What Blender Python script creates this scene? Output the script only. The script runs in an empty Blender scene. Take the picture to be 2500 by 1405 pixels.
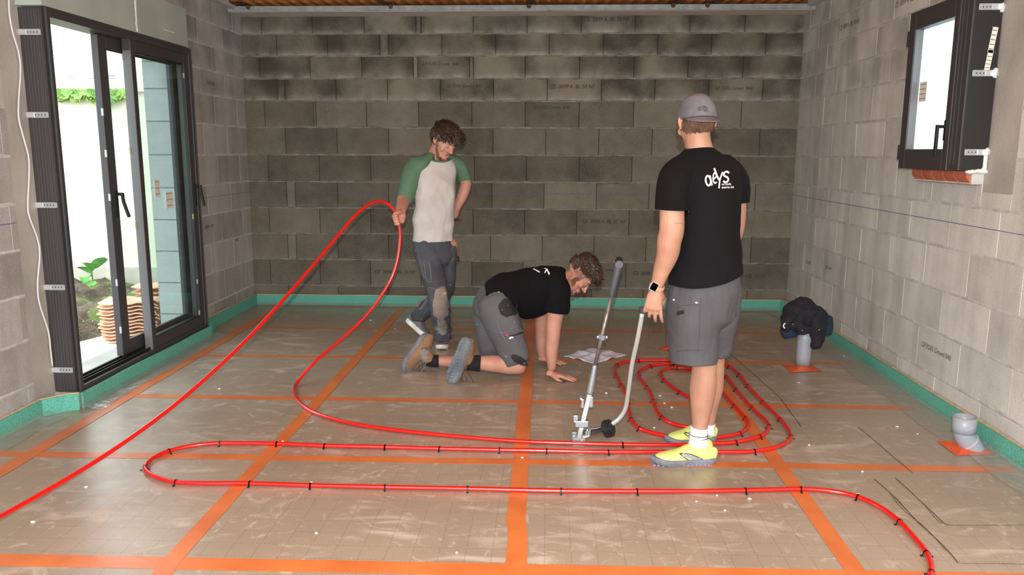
import bpy, bmesh, math, random
from mathutils import Vector, Matrix, noise
from mathutils.bvhtree import BVHTree
random.seed(7)
V = Vector
SC = bpy.context.scene
COL = SC.collection
PI = math.pi

# ------------------------------------------------------------------ camera
F, CX, CY, H = 1915., 1250., 702.5, 1.5
PITCH, YAW, ROLL = math.radians(9.8), math.radians(2.5), math.radians(0.2)
cp, sp, cy_, sy_ = math.cos(PITCH), math.sin(PITCH), math.cos(YAW), math.sin(YAW)
FW = V((-sy_*cp, cy_*cp, -sp))
R0 = V((cy_, sy_, 0)); U0 = R0.cross(FW)
RT = R0*math.cos(ROLL) + U0*math.sin(ROLL)
UP = -R0*math.sin(ROLL) + U0*math.cos(ROLL)
def on(x, y, ax, v):
    """the point where the sight line of photo pixel (x, y) meets the plane axis ax = v"""
    d = FW + (x-CX)/F*RT - (y-CY)/F*UP
    o = V((0, 0, H)); t = (v-o[ax])/d[ax]
    return o + d*t
def fl(x, y, z=0.): return on(x, y, 2, z)
def J(x, y, Y): return on(x, y, 1, Y)
cd = bpy.data.cameras.new('camera'); cam = bpy.data.objects.new('camera', cd); COL.objects.link(cam)
cd.sensor_width = 36; cd.lens = F/2500*36; cd.clip_start = .05
M = Matrix((RT, UP, -FW)).transposed().to_4x4(); M.translation = (0, 0, H)
cam.matrix_world = M
SC.camera = cam

# ------------------------------------------------------------------ light
SC.view_settings.view_transform = 'Standard'
SC.view_settings.look = 'None'
SC.view_settings.gamma = 1
SC.view_settings.use_curve_mapping = False
SC.view_settings.exposure = 0.06
w = bpy.data.worlds.new('sky'); SC.world = w; w.use_nodes = True
bg = w.node_tree.nodes['Background']
bg.inputs[0].default_value = (.80, .91, 1.0, 1); bg.inputs[1].default_value = 4.9
SC.cycles.use_denoising = True
SC.cycles.max_bounces = 8; SC.cycles.diffuse_bounces = 5
def lamp(name, kind, loc, rot, **kw):
    l = bpy.data.lights.new(name, kind); o = bpy.data.objects.new(name, l); COL.objects.link(o)
    o.location = loc; o.rotation_euler = rot
    for k, v in kw.items(): setattr(l, k, v)
    return o, l
# the camera's own flash, a little above and behind the lens
o, l = lamp('camera_flash', 'POINT', (0.0, -0.06, H+.135), (0, 0, 0), energy=560, shadow_soft_size=.008)
l.color = (1.0, .985, .96)
# daylight portals in the openings
def portal(loc, rot, sx, sy):
    o, l = lamp('daylight_portal', 'AREA', loc, rot, shape='RECTANGLE', size=sx, size_y=sy)
    l.cycles.is_portal = True
portal((-3.16, 5.22, 1.18), (0, -PI/2, 0), 2.2, 1.8)
portal((2.6, 4.66, 1.87), (0, PI/2, 0), 1.0, .8)
portal((-.25, -3.1, 1.4), (PI/2, 0, 0), 5.1, 2.8)  # unseen opening behind the camera, made for extra daylight
portal((-.28, -1.3, 2.95), (0, 0, 0), 5.2, 3.5)  # unseen gap in the roof, made for extra daylight

# ------------------------------------------------------------------ materials
def nd(nt, t, **kw):
    n = nt.nodes.new(t)
    for k, v in kw.items(): setattr(n, k, v)
    return n
MATS = {}; KEEP = set()
def lin(c): return tuple((x/12.92 if x <= .04045 else ((x+.055)/1.055)**2.4) for x in c)
def mat(name, col, rough=.6, col2=None, scale=8, det=4, mix=(.35, .65), bump=0, bscale=None, metal=0,
        spec=.5, coat=0, coat_r=.1, sss=0, splat=None, stretch=None, alpha=1):
    """colours are given as the eye sees them (sRGB)"""
    if name in MATS: return MATS[name]
    m = bpy.data.materials.new(name); m.use_nodes = True; nt = m.node_tree
    b = nt.nodes['Principled BSDF']; L = nt.links.new
    b.inputs['Roughness'].default_value = rough; b.inputs['Metallic'].default_value = metal
    b.inputs['Specular IOR Level'].default_value = spec
    b.inputs['Coat Weight'].default_value = coat; b.inputs['Coat Roughness'].default_value = coat_r
    b.inputs['Base Color'].default_value = (*lin(col), 1)
    b.inputs['Alpha'].default_value = alpha
    if sss:
        b.inputs['Subsurface Weight'].default_value = sss
        b.inputs['Subsurface Radius'].default_value = (.012, .005, .003); b.inputs['Subsurface Scale'].default_value = 1
    if col2 or bump or splat:
        tc = nd(nt, 'ShaderNodeTexCoord'); src = tc.outputs['Object']
        if stretch:
            mp = nd(nt, 'ShaderNodeMapping'); mp.inputs['Scale'].default_value = stretch; L(src, mp.inputs[0]); src = mp.outputs[0]
    out = None
    if col2:
        n = nd(nt, 'ShaderNodeTexNoise'); n.inputs['Scale'].default_value = scale; n.inputs['Detail'].default_value = det
        L(src, n.inputs['Vector'])
        r = nd(nt, 'ShaderNodeMapRange'); r.inputs[1].default_value = mix[0]; r.inputs[2].default_value = mix[1]; L(n.outputs[0], r.inputs[0])
        x = nd(nt, 'ShaderNodeMix', data_type='RGBA'); x.inputs[6].default_value = (*lin(col), 1); x.inputs[7].default_value = (*lin(col2), 1)
        L(r.outputs[0], x.inputs[0]); out = x.outputs[2]
    if splat:
        for (scol, sscale, thr, soft) in splat:
            n = nd(nt, 'ShaderNodeTexNoise'); n.inputs['Scale'].default_value = sscale; n.inputs['Detail'].default_value = 3
            L(src, n.inputs['Vector'])
            r = nd(nt, 'ShaderNodeMapRange'); r.inputs[1].default_value = thr; r.inputs[2].default_value = thr+soft; L(n.outputs[0], r.inputs[0])
            x = nd(nt, 'ShaderNodeMix', data_type='RGBA'); x.inputs[7].default_value = (*lin(scol), 1)
            if out: L(out, x.inputs[6])
            else: x.inputs[6].default_value = (*lin(col), 1)
            L(r.outputs[0], x.inputs[0]); out = x.outputs[2]
    if out: L(out, b.inputs['Base Color'])
    if bump:
        n = nd(nt, 'ShaderNodeTexNoise'); n.inputs['Scale'].default_value = bscale or scale*3; n.inputs['Detail'].default_value = 5
        L(src, n.inputs['Vector'])
        bp = nd(nt, 'ShaderNodeBump'); bp.inputs['Strength'].default_value = bump; bp.inputs['Distance'].default_value = .01
        L(n.outputs[0], bp.inputs['Height']); L(bp.outputs[0], b.inputs['Normal'])
    MATS[name] = m
    return m

def block_mat(name, dark, light, pale, eff=.5, streak=0):
    m = bpy.data.materials.new(name); m.use_nodes = True; nt = m.node_tree; L = nt.links.new
    b = nt.nodes['Principled BSDF']; b.inputs['Roughness'].default_value = .95; b.inputs['Specular IOR Level'].default_value = .2
    tc = nd(nt, 'ShaderNodeTexCoord'); at = nd(nt, 'ShaderNodeAttribute', attribute_name='tone')
    uv = nd(nt, 'ShaderNodeUVMap', uv_map='block'); sx = nd(nt, 'ShaderNodeSeparateXYZ'); L(uv.outputs[0], sx.inputs[0])
    def noi(s, d=4, src=None):
        n = nd(nt, 'ShaderNodeTexNoise'); n.inputs['Scale'].default_value = s; n.inputs['Detail'].default_value = d
        L(src or tc.outputs['Object'], n.inputs['Vector']); return n.outputs[0]
    def mth(op, a, c, clamp=False):
        n = nd(nt, 'ShaderNodeMath', operation=op, use_clamp=clamp)
        for i, q in enumerate((a, c)):
            if isinstance(q, (int, float)): n.inputs[i].default_value = q
            elif q is not None: L(q, n.inputs[i])
        return n.outputs[0]
    n1 = noi(2.6, 3); n2 = noi(9, 5); n3 = noi(120, 3)
    sp_ = nd(nt, 'ShaderNodeSeparateXYZ'); L(tc.outputs['Object'], sp_.inputs[0]); up_ = mth('ADD', mth('MULTIPLY', mth('GREATER_THAN', sp_.outputs[2], 1.975), .85), .15)
    # per-block tone + cloudy stain
    f = mth('ADD', mth('MULTIPLY', at.outputs['Fac'], .5), mth('MULTIPLY', mth('MULTIPLY', mth('SUBTRACT', n1, .5), 2.2), mth('ADD', up_, .15)))
    f = mth('ADD', f, mth('MULTIPLY', mth('SUBTRACT', n2, .5), .45))
    f = mth('ADD', f, mth('MULTIPLY', mth('SUBTRACT', n3, .5), .9))
    if streak:
        mp = nd(nt, 'ShaderNodeMapping'); mp.inputs['Scale'].default_value = (5, 5, .45); L(tc.outputs['Object'], mp.inputs[0])
        f = mth('ADD', f, mth('MULTIPLY', mth('SUBTRACT', noi(1.3, 4, mp.outputs[0]), .5), streak))
    # damp ends of each block: darker towards the short sides, paler lime bloom at the lower edge
    ex = mth('ABSOLUTE', mth('SUBTRACT', sx.outputs[0], .5), None)
    ex = mth('MULTIPLY', mth('POWER', mth('MULTIPLY', ex, 2.0), 3.0), mth('MULTIPLY', mth('MULTIPLY', n2, -1.1*eff), up_))
    f = mth('ADD', f, ex, )
    f = mth('ADD', f, .3, True)
    x = nd(nt, 'ShaderNodeMix', data_type='RGBA'); x.inputs[6].default_value = (*lin(dark), 1); x.inputs[7].default_value = (*lin(light), 1); L(f, x.inputs[0])
    ey = mth('POWER', mth('SUBTRACT', 1.0, sx.outputs[1]), 5.0)
    bl = mth('MULTIPLY', ey, mth('MULTIPLY', mth('SUBTRACT', n2, .25), 2.2*eff), True)
    bl = mth('MULTIPLY', bl, up_)
    y = nd(nt, 'ShaderNodeMix', data_type='RGBA'); y.inputs[7].default_value = (*lin(pale), 1); L(x.outputs[2], y.inputs[6]); L(bl, y.inputs[0])
    L(y.outputs[2], b.inputs['Base Color'])
    bp = nd(nt, 'ShaderNodeBump'); bp.inputs['Strength'].default_value = .35; bp.inputs['Distance'].default_value = .006
    L(n3, bp.inputs['Height']); L(bp.outputs[0], b.inputs['Normal'])
    return m
BLK_BACK = block_mat('concrete_block_dark', (.28, .262, .225), (.50, .475, .42), (.66, .64, .60), .9)  # darker, browner block tone for the back wall
BLK_LEFT = block_mat('concrete_block_grey', (.53, .525, .51), (.72, .715, .695), (.80, .79, .77), .5, 1.0)
BLK_RIGHT = block_mat('concrete_block_pale', (.64, .64, .61), (.83, .83, .80), (.88, .88, .86), .35, 1.4)
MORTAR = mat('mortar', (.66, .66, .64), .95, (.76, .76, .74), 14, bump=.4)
MORTAR_D = mat('mortar_dark', (.42, .40, .36), .95, (.54, .515, .47), 14, bump=.4)  # darker mortar tone for the back wall
JOINT_D = mat('open_joint', (.17, .16, .145), .95); JOINT_M = mat('joint_grey', (.50, .495, .47), .95, (.60, .595, .57), 10)
SMOOTH = mat('smooth_render', (.60, .59, .56), .95, (.68, .665, .63), 3, bump=.2, bscale=60)

def floor_mat():
    m = bpy.data.materials.new('foil_faced_insulation'); m.use_nodes = True; nt = m.node_tree; L = nt.links.new
    b = nt.nodes['Principled BSDF']
    tc = nd(nt, 'ShaderNodeTexCoord'); sx = nd(nt, 'ShaderNodeSeparateXYZ'); L(tc.outputs['Object'], sx.inputs[0])
    def mth(op, a, c=0., clamp=False):
        n = nd(nt, 'ShaderNodeMath', operation=op, use_clamp=clamp)
        for i, q in enumerate((a, c)):
            if isinstance(q, (int, float)): n.inputs[i].default_value = q
            else: L(q, n.inputs[i])
        return n.outputs[0]
    def noi(s, d=4, dist=0, src=None):
        n = nd(nt, 'ShaderNodeTexNoise'); n.inputs['Scale'].default_value = s; n.inputs['Detail'].default_value = d; n.inputs['Distortion'].default_value = dist
        L(src or tc.outputs['Object'], n.inputs['Vector']); return n.outputs[0]
    def line(c, other, off):
        a = mth('ABSOLUTE', mth('SUBTRACT', mth('FRACT', mth('ADD', mth('DIVIDE', c, .1), off)), .5))   # 0 at the line
        ln = mth('LESS_THAN', a, .0135)
        dash = mth('LESS_THAN', mth('FRACT', mth('MULTIPLY', other, 62.0)), .58)
        gap = mth('GREATER_THAN', mth('FRACT', mth('ADD', mth('MULTIPLY', other, 5.0), .1)), .1)
        return mth('MULTIPLY', mth('MULTIPLY', ln, dash), gap)
    grid = mth('MAXIMUM', line(sx.outputs[0], sx.outputs[1], .43), line(sx.outputs[1], sx.outputs[0], .66))
    grid = mth('MULTIPLY', grid, .55)
    base = nd(nt, 'ShaderNodeMix', data_type='RGBA'); base.inputs[6].default_value = (*lin((.565, .505, .43)), 1); base.inputs[7].default_value = (*lin((.64, .58, .505)), 1)
    L(mth('MULTIPLY', mth('SUBTRACT', noi(1.1, 5, .4), .3), 2.2, True), base.inputs[0])
    # plaster dust: smears and scuffs
    mp = nd(nt, 'ShaderNodeMapping'); mp.inputs['Scale'].default_value = (1.0, 2.4, 1); mp.inputs['Rotation'].default_value = (0, 0, .5); L(tc.outputs['Object'], mp.inputs[0])
    d1 = mth('MULTIPLY', mth('SUBTRACT', noi(2.6, 9, 1.6, mp.outputs[0]), .548), 5.0, True)
    d2 = mth('MULTIPLY', mth('SUBTRACT', noi(38, 3), .705), 9.0, True)
    d3 = mth('MULTIPLY', mth('SUBTRACT', noi(7.5, 9, 2.5), .585), 7.0, True)
    dust = mth('MULTIPLY', mth('MAXIMUM', mth('MAXIMUM', mth('MULTIPLY', d1, .8), d2), mth('MULTIPLY', d3, .75)), .62)
    x = nd(nt, 'ShaderNodeMix', data_type='RGBA'); x.inputs[7].default_value = (*lin((.84, .80, .75)), 1)
    L(base.outputs[2], x.inputs[6]); L(dust, x.inputs[0])
    g = nd(nt, 'ShaderNodeMix', data_type='RGBA'); g.inputs[7].default_value = (*lin((.30, .24, .19)), 1)
    L(x.outputs[2], g.inputs[6]); L(grid, g.inputs[0]); L(g.outputs[2], b.inputs['Base Color'])
    r = mth('ADD', mth('MULTIPLY', noi(5, 5, 1), .30), mth('ADD', mth('MULTIPLY', dust, .35), .20))
    L(r, b.inputs['Roughness']); b.inputs['Specular IOR Level'].default_value = .6; b.inputs['Coat Weight'].default_value = .55; b.inputs['Coat Roughness'].default_value = .33
    bp = nd(nt, 'ShaderNodeBump'); bp.inputs['Strength'].default_value = .25; bp.inputs['Distance'].default_value = .006
    L(noi(7, 6, 1.2), bp.inputs['Height']); L(bp.outputs[0], b.inputs['Normal'])
    return m

def glass_mat(name, tint, refl=1.5):
    m = bpy.data.materials.new(name); m.use_nodes = True; nt = m.node_tree; L = nt.links.new
    nt.nodes.remove(nt.nodes['Principled BSDF']); out = nt.nodes['Material Output']
    t = nd(nt, 'ShaderNodeBsdfTransparent'); t.inputs[0].default_value = (*tint, 1)
    g = nd(nt, 'ShaderNodeBsdfGlossy'); g.inputs['Roughness'].default_value = .01
    mx = nd(nt, 'ShaderNodeMixShader'); mx.inputs[0].default_value = .07; L(t.outputs[0], mx.inputs[1]); L(g.outputs[0], mx.inputs[2]); L(mx.outputs[0], out.inputs[0])
    return m
GLASS = glass_mat('pane_glass', (.90, .94, .93))
def film_mat(name, tint, op, gl):
    m = bpy.data.materials.new(name); m.use_nodes = True; nt = m.node_tree; L = nt.links.new
    nt.nodes.remove(nt.nodes['Principled BSDF']); out = nt.nodes['Material Output']
    t = nd(nt, 'ShaderNodeBsdfTransparent'); d = nd(nt, 'ShaderNodeBsdfDiffuse'); d.inputs[0].default_value = (*lin(tint), 1)
    g = nd(nt, 'ShaderNodeBsdfGlossy'); g.inputs['Roughness'].default_value = .12
    m1 = nd(nt, 'ShaderNodeMixShader'); m1.inputs[0].default_value = op; L(t.outputs[0], m1.inputs[1]); L(d.outputs[0], m1.inputs[2])
    m2 = nd(nt, 'ShaderNodeMixShader'); m2.inputs[0].default_value = gl; L(m1.outputs[0], m2.inputs[1]); L(g.outputs[0], m2.inputs[2]); L(m2.outputs[0], out.inputs[0])
    tc = nd(nt, 'ShaderNodeTexCoord'); n = nd(nt, 'ShaderNodeTexNoise'); n.inputs['Scale'].default_value = 22; n.inputs['Detail'].default_value = 4; L(tc.outputs['Object'], n.inputs['Vector'])
    bp = nd(nt, 'ShaderNodeBump'); bp.inputs['Strength'].default_value = .8; bp.inputs['Distance'].default_value = .01; L(n.outputs[0], bp.inputs['Height']); L(bp.outputs[0], g.inputs['Normal'])
    return m
FILM = film_mat('clear_film', (.78, .77, .74), .20, .20)
def frosted():
    m = bpy.data.materials.new('frosted_glass'); m.use_nodes = True; nt = m.node_tree; L = nt.links.new
    nt.nodes.remove(nt.nodes['Principled BSDF']); out = nt.nodes['Material Output']
    t = nd(nt, 'ShaderNodeBsdfTranslucent'); t.inputs[0].default_value = (.85, .89, .90, 1)
    g = nd(nt, 'ShaderNodeBsdfGlossy'); g.inputs['Roughness'].default_value = .25
    mx = nd(nt, 'ShaderNodeMixShader'); mx.inputs[0].default_value = .06; L(t.outputs[0], mx.inputs[1]); L(g.outputs[0], mx.inputs[2]); L(mx.outputs[0], out.inputs[0])
    return m

# ------------------------------------------------------------------ mesh helpers
def ob(name, bm, m, parent=None, smooth=False, kind=None):
    me = bpy.data.meshes.new(name)
    if isinstance(bm, bmesh.types.BMesh):
        bmesh.ops.recalc_face_normals(bm, faces=bm.faces[:]) if id(bm) not in KEEP else KEEP.discard(id(bm))
        bm.to_mesh(me); bm.free()
    else: me = bm
    o = bpy.data.objects.new(name, me); COL.objects.link(o)
    if m: 
        for q in (m if isinstance(m, (list, tuple)) else [m]): me.materials.append(q)
    if smooth:
        for p in me.polygons: p.use_smooth = True
    if parent:
        o.parent = parent; o.matrix_parent_inverse = PINV(parent)
    if kind: o['kind'] = kind
    return o
def PINV(p):
    m = Matrix(p.matrix_basis)
    if p.parent: m = PW(p.parent) @ p.matrix_parent_inverse @ m
    return m.inverted()
def PW(p):
    m = Matrix(p.matrix_basis)
    if p.parent: m = PW(p.parent) @ p.matrix_parent_inverse @ m
    return m
def empty(name, loc):
    o = bpy.data.objects.new(name, None); COL.objects.link(o); o.location = loc; o.empty_display_size = .05
    return o
def tag(o, label, cat, group=None, kind=None):
    o['label'] = label; o['category'] = cat
    if group: o['group'] = group
    if kind: o['kind'] = kind
    return o
def BM(): return bmesh.new()
def box(bm, a, b, bev=0, mtx=None):
    a, b = V(a), V(b); c = (a+b)/2; s = b-a
    m = Matrix.Translation(c) @ Matrix.Diagonal((abs(s.x), abs(s.y), abs(s.z), 1))
    if mtx is not None: m = mtx @ m
    r = bmesh.ops.create_cube(bm, size=1, matrix=m)
    if bev:
        es = list({e for v in r['verts'] for e in v.link_edges})
        bmesh.ops.bevel(bm, geom=es, offset=bev, segments=2, affect='EDGES', profile=.6)
    return bm
def crom(P, t, closed=False):
    n = len(P)
    if closed:
        i = int(math.floor(t)) % n; f = t-math.floor(t); p = [P[(i+k-1) % n] for k in range(4)]
    else:
        i = min(int(t), n-2); f = t-i
        p = [P[max(0, min(n-1, i+k-1))] for k in range(4)]
    f2, f3 = f*f, f*f*f
    return (p[0]*(-f+2*f2-f3) + p[1]*(2-5*f2+3*f3) + p[2]*(f+4*f2-3*f3) + p[3]*(-f2+f3))*.5
def chain(bm, pts, rad, ref=(1, 0, 0), n=16, sub=5, cap='round', pw=2.0, tilt=None, level=False):
    """a lofted limb: rad = scalar or (ra along ref, rb across it) per point"""
    pts = [V(p) for p in pts]; rr = [V((r, r)) if isinstance(r, (int, float)) else V(r) for r in rad]
    N = (len(pts)-1)*sub
    P = [crom(pts, i/sub) for i in range(N+1)]; Rr = [crom(rr, i/sub) for i in range(N+1)]
    refs = [V(ref)]*(N+1) if not isinstance(ref, list) else [crom([V(q) for q in ref], i/sub) for i in range(N+1)]
    frames = []
    for i in range(N+1):
        T = (P[min(i+1, N)]-P[max(i-1, 0)]).normalized(); A = refs[i]
        U = (A-T*A.dot(T))
        if U.length < 1e-4: U = T.orthogonal()
        U.normalize()
        if level: T = V((0, 0, -1)); U = A.normalized()
        frames.append((T, U, T.cross(U)))
    rings = []
    def ring(c, fr, ra, rb, sh=0):
        T, U, W = fr; out = []
        for k in range(n):
            a = 2*PI*k/n; ca, sa = math.cos(a), math.sin(a)
            x = math.copysign(abs(ca)**(2/pw), ca); y = math.copysign(abs(sa)**(2/pw), sa)
            out.append(bm.verts.new(c + U*(x*ra) + W*(y*rb) + T*(sh*x)))
        return out
    if cap == 'round':
        for q in (1.0, .75, .4):
            s = math.sqrt(max(0, 1-q*q))+.02; rm = min(Rr[0])
            rings.append(ring(P[0]-frames[0][0]*q*rm*.9, frames[0], Rr[0].x*s, Rr[0].y*s))
    for i in range(N+1):
        sh = tilt if (tilt and i == N) else (tilt*(i/N) if tilt else 0)
        rings.append(ring(P[i], frames[i], max(Rr[i].x, 1e-4), max(Rr[i].y, 1e-4), sh))
    if cap == 'round':
        for q in (.4, .75, 1.0):
            s = math.sqrt(max(0, 1-q*q))+.02; rm = min(Rr[-1])
            rings.append(ring(P[-1]+frames[-1][0]*q*rm*.9, frames[-1], Rr[-1].x*s, Rr[-1].y*s))
    for a, b in zip(rings, rings[1:]):
        for k in range(n): bm.faces.new((a[k], a[(k+1) % n], b[(k+1) % n], b[k]))
    bm.faces.new(rings[0][::-1]); bm.faces.new(rings[-1])
    return bm
def ell(bm, c, r, mtx=None, seg=20):
    m = Matrix.Translation(V(c)) @ Matrix.Diagonal((*r, 1))
    if mtx is not None: m = mtx @ m
    bmesh.ops.create_uvsphere(bm, u_segments=seg, v_segments=seg//2+2, radius=1, matrix=m); return bm
def cyl(bm, a, b, r, n=16, r2=None):
    a, b = V(a), V(b); d = b-a
    m = Matrix.Translation((a+b)/2) @ d.to_track_quat('Z', 'Y').to_matrix().to_4x4()
    bmesh.ops.create_cone(bm, cap_ends=True, segments=n, radius1=r, radius2=r if r2 is None else r2, depth=d.length, matrix=m); return bm
def tube(bm, P, r, n=10, closed=False):
    """a swept round tube through dense points P"""
    N = len(P); rings = []; prev = None
    for i in range(N):
        T = (P[(i+1) % N]-P[i-1]) if closed else (P[min(i+1, N-1)]-P[max(i-1, 0)])
        T.normalize()
        if prev is None: U = T.orthogonal().normalized()
        else: U = (prev-T*prev.dot(T)).normalized()
        prev = U; W = T.cross(U)
        rings.append([bm.verts.new(P[i]+(U*math.cos(2*PI*k/n)+W*math.sin(2*PI*k/n))*r) for k in range(n)])
    for i in range(N if closed else N-1):
        a, b = rings[i], rings[(i+1) % N]
        for k in range(n): bm.faces.new((a[k], a[(k+1) % n], b[(k+1) % n], b[k]))
    if not closed: bm.faces.new(rings[0][::-1]); bm.faces.new(rings[-1])
    return bm
def spline(pts, step=.02):
    pts = [V(p) for p in pts]; out = []
    for i in range(len(pts)-1):
        k = max(2, int((pts[i+1]-pts[i]).length/step))
        out += [crom(pts, i+j/k) for j in range(k)]
    out.append(pts[-1]); return out
def prism(bm, poly, ext):
    """closed polygon (3D points) extruded by vector ext"""
    a = [bm.verts.new(V(p)) for p in poly]; b = [bm.verts.new(V(p)+V(ext)) for p in poly]
    n = len(a); bm.faces.new(a[::-1]); bm.faces.new(b)
    for k in range(n): bm.faces.new((a[k], a[(k+1) % n], b[(k+1) % n], b[k]))
    return bm
def fuse(bm, voxel=.005, smooth=2, fac=.5):
    """one continuous skin around everything in bm"""
    bmesh.ops.recalc_face_normals(bm, faces=bm.faces[:])
    me = bpy.data.meshes.new('tmp'); bm.to_mesh(me); bm.free()
    o = bpy.data.objects.new('tmp', me); COL.objects.link(o)
    r = o.modifiers.new('r', 'REMESH'); r.mode = 'VOXEL'; r.voxel_size = voxel
    if smooth:
        s = o.modifiers.new('s', 'SMOOTH'); s.iterations = smooth; s.factor = fac
    dg = bpy.context.evaluated_depsgraph_get(); dg.update()
    res = bpy.data.meshes.new_from_object(o.evaluated_get(dg))
    bpy.data.objects.remove(o); bpy.data.meshes.remove(me)
    return res
def wrinkle(me, amp, fr=(9, 9, 9), seed=0, amp2=0, fr2=40, mask=None):
    me.update(); nr = [v.normal.copy() for v in me.vertices]
    for v, n in zip(me.vertices, nr):
        p = v.co; q = V((p.x*fr[0]+seed, p.y*fr[1]+seed*2, p.z*fr[2]-seed))
        d = (1-abs(noise.noise(q))*2.6)*amp + (noise.noise(q*2.3)*amp*.7)
        if amp2: d += noise.noise(p*fr2)*amp2
        if mask: d *= mask(p)
        v.co = p + n*d
def openend(me, cuts):
    """cut the closed ends off cleanly so that hems are open: cuts = [(point, outward direction, radius)]"""
    bm = BM(); bm.from_mesh(me)
    for (p, d, r) in cuts:
        p = V(p); d = V(d).normalized()
        fs = [f for f in bm.faces if (f.calc_center_median()-p).length < r]
        g = set(fs)
        for f in fs: g.update(f.edges); g.update(f.verts)
        bmesh.ops.bisect_plane(bm, geom=list(g), plane_co=p, plane_no=d, clear_outer=False)
        kill = [f for f in bm.faces if (f.calc_center_median()-p).length < r*1.02 and (f.calc_center_median()-p).dot(d) > 0]
        bmesh.ops.delete(bm, geom=kill, context='FACES')
    for f in bm.faces: f.smooth = True
    bm.to_mesh(me); bm.free(); return me
def solid(o, t=.0025):
    s = o.modifiers.new('thickness', 'SOLIDIFY'); s.thickness = t; s.offset = -1
def bvh_of(me):
    return BVHTree.FromPolygons([v.co.copy() for v in me.vertices], [tuple(p.vertices) for p in me.polygons])
def textmesh(txt, size, shear=0., font_x=1., extr=0.0):
    c = bpy.data.curves.new('t', 'FONT'); c.body = txt; c.size = size; c.shear = shear; c.resolution_u = 3; c.offset = 0
    o = bpy.data.objects.new('t', c); COL.objects.link(o)
    dg = bpy.context.evaluated_depsgraph_get(); dg.update()
    me = bpy.data.meshes.new_from_object(o.evaluated_get(dg)); bpy.data.objects.remove(o); bpy.data.curves.remove(c)
    for v in me.vertices: v.co.x *= font_x
    return me
def lettering(name, me, mtx, material, parent, bvh=None, dirn=None, off=.002, sub=True):
    """lays flat lettering on a surface: onto the mesh behind it if bvh is given"""
    bm = BM(); bm.from_mesh(me)
    if bvh:
        bmesh.ops.triangulate(bm, faces=bm.faces[:])
        bmesh.ops.subdivide_edges(bm, edges=[e for e in bm.edges if e.calc_length() > .012], cuts=2)
    for v in bm.verts:
        v.co = mtx @ v.co
        if bvh:
            h = bvh.ray_cast(v.co-dirn*.3, dirn, 1.0)
            if h[0]: v.co = h[0]-dirn*off
    KEEP.add(id(bm))
    return ob2(name, bm, material, parent)
def ob2(name, bm, m, parent):
    me = bpy.data.meshes.new(name); bm.to_mesh(me); bm.free(); me.materials.append(m)
    o = bpy.data.objects.new(name, me); COL.objects.link(o)
    if parent: o.parent = parent; o.matrix_parent_inverse = PINV(parent)
    return o
def basis(o, x, y, z):
    m = Matrix((V(x).normalized(), V(y).normalized(), V(z).normalized())).transposed().to_4x4(); m.translation = V(o); return m

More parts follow.
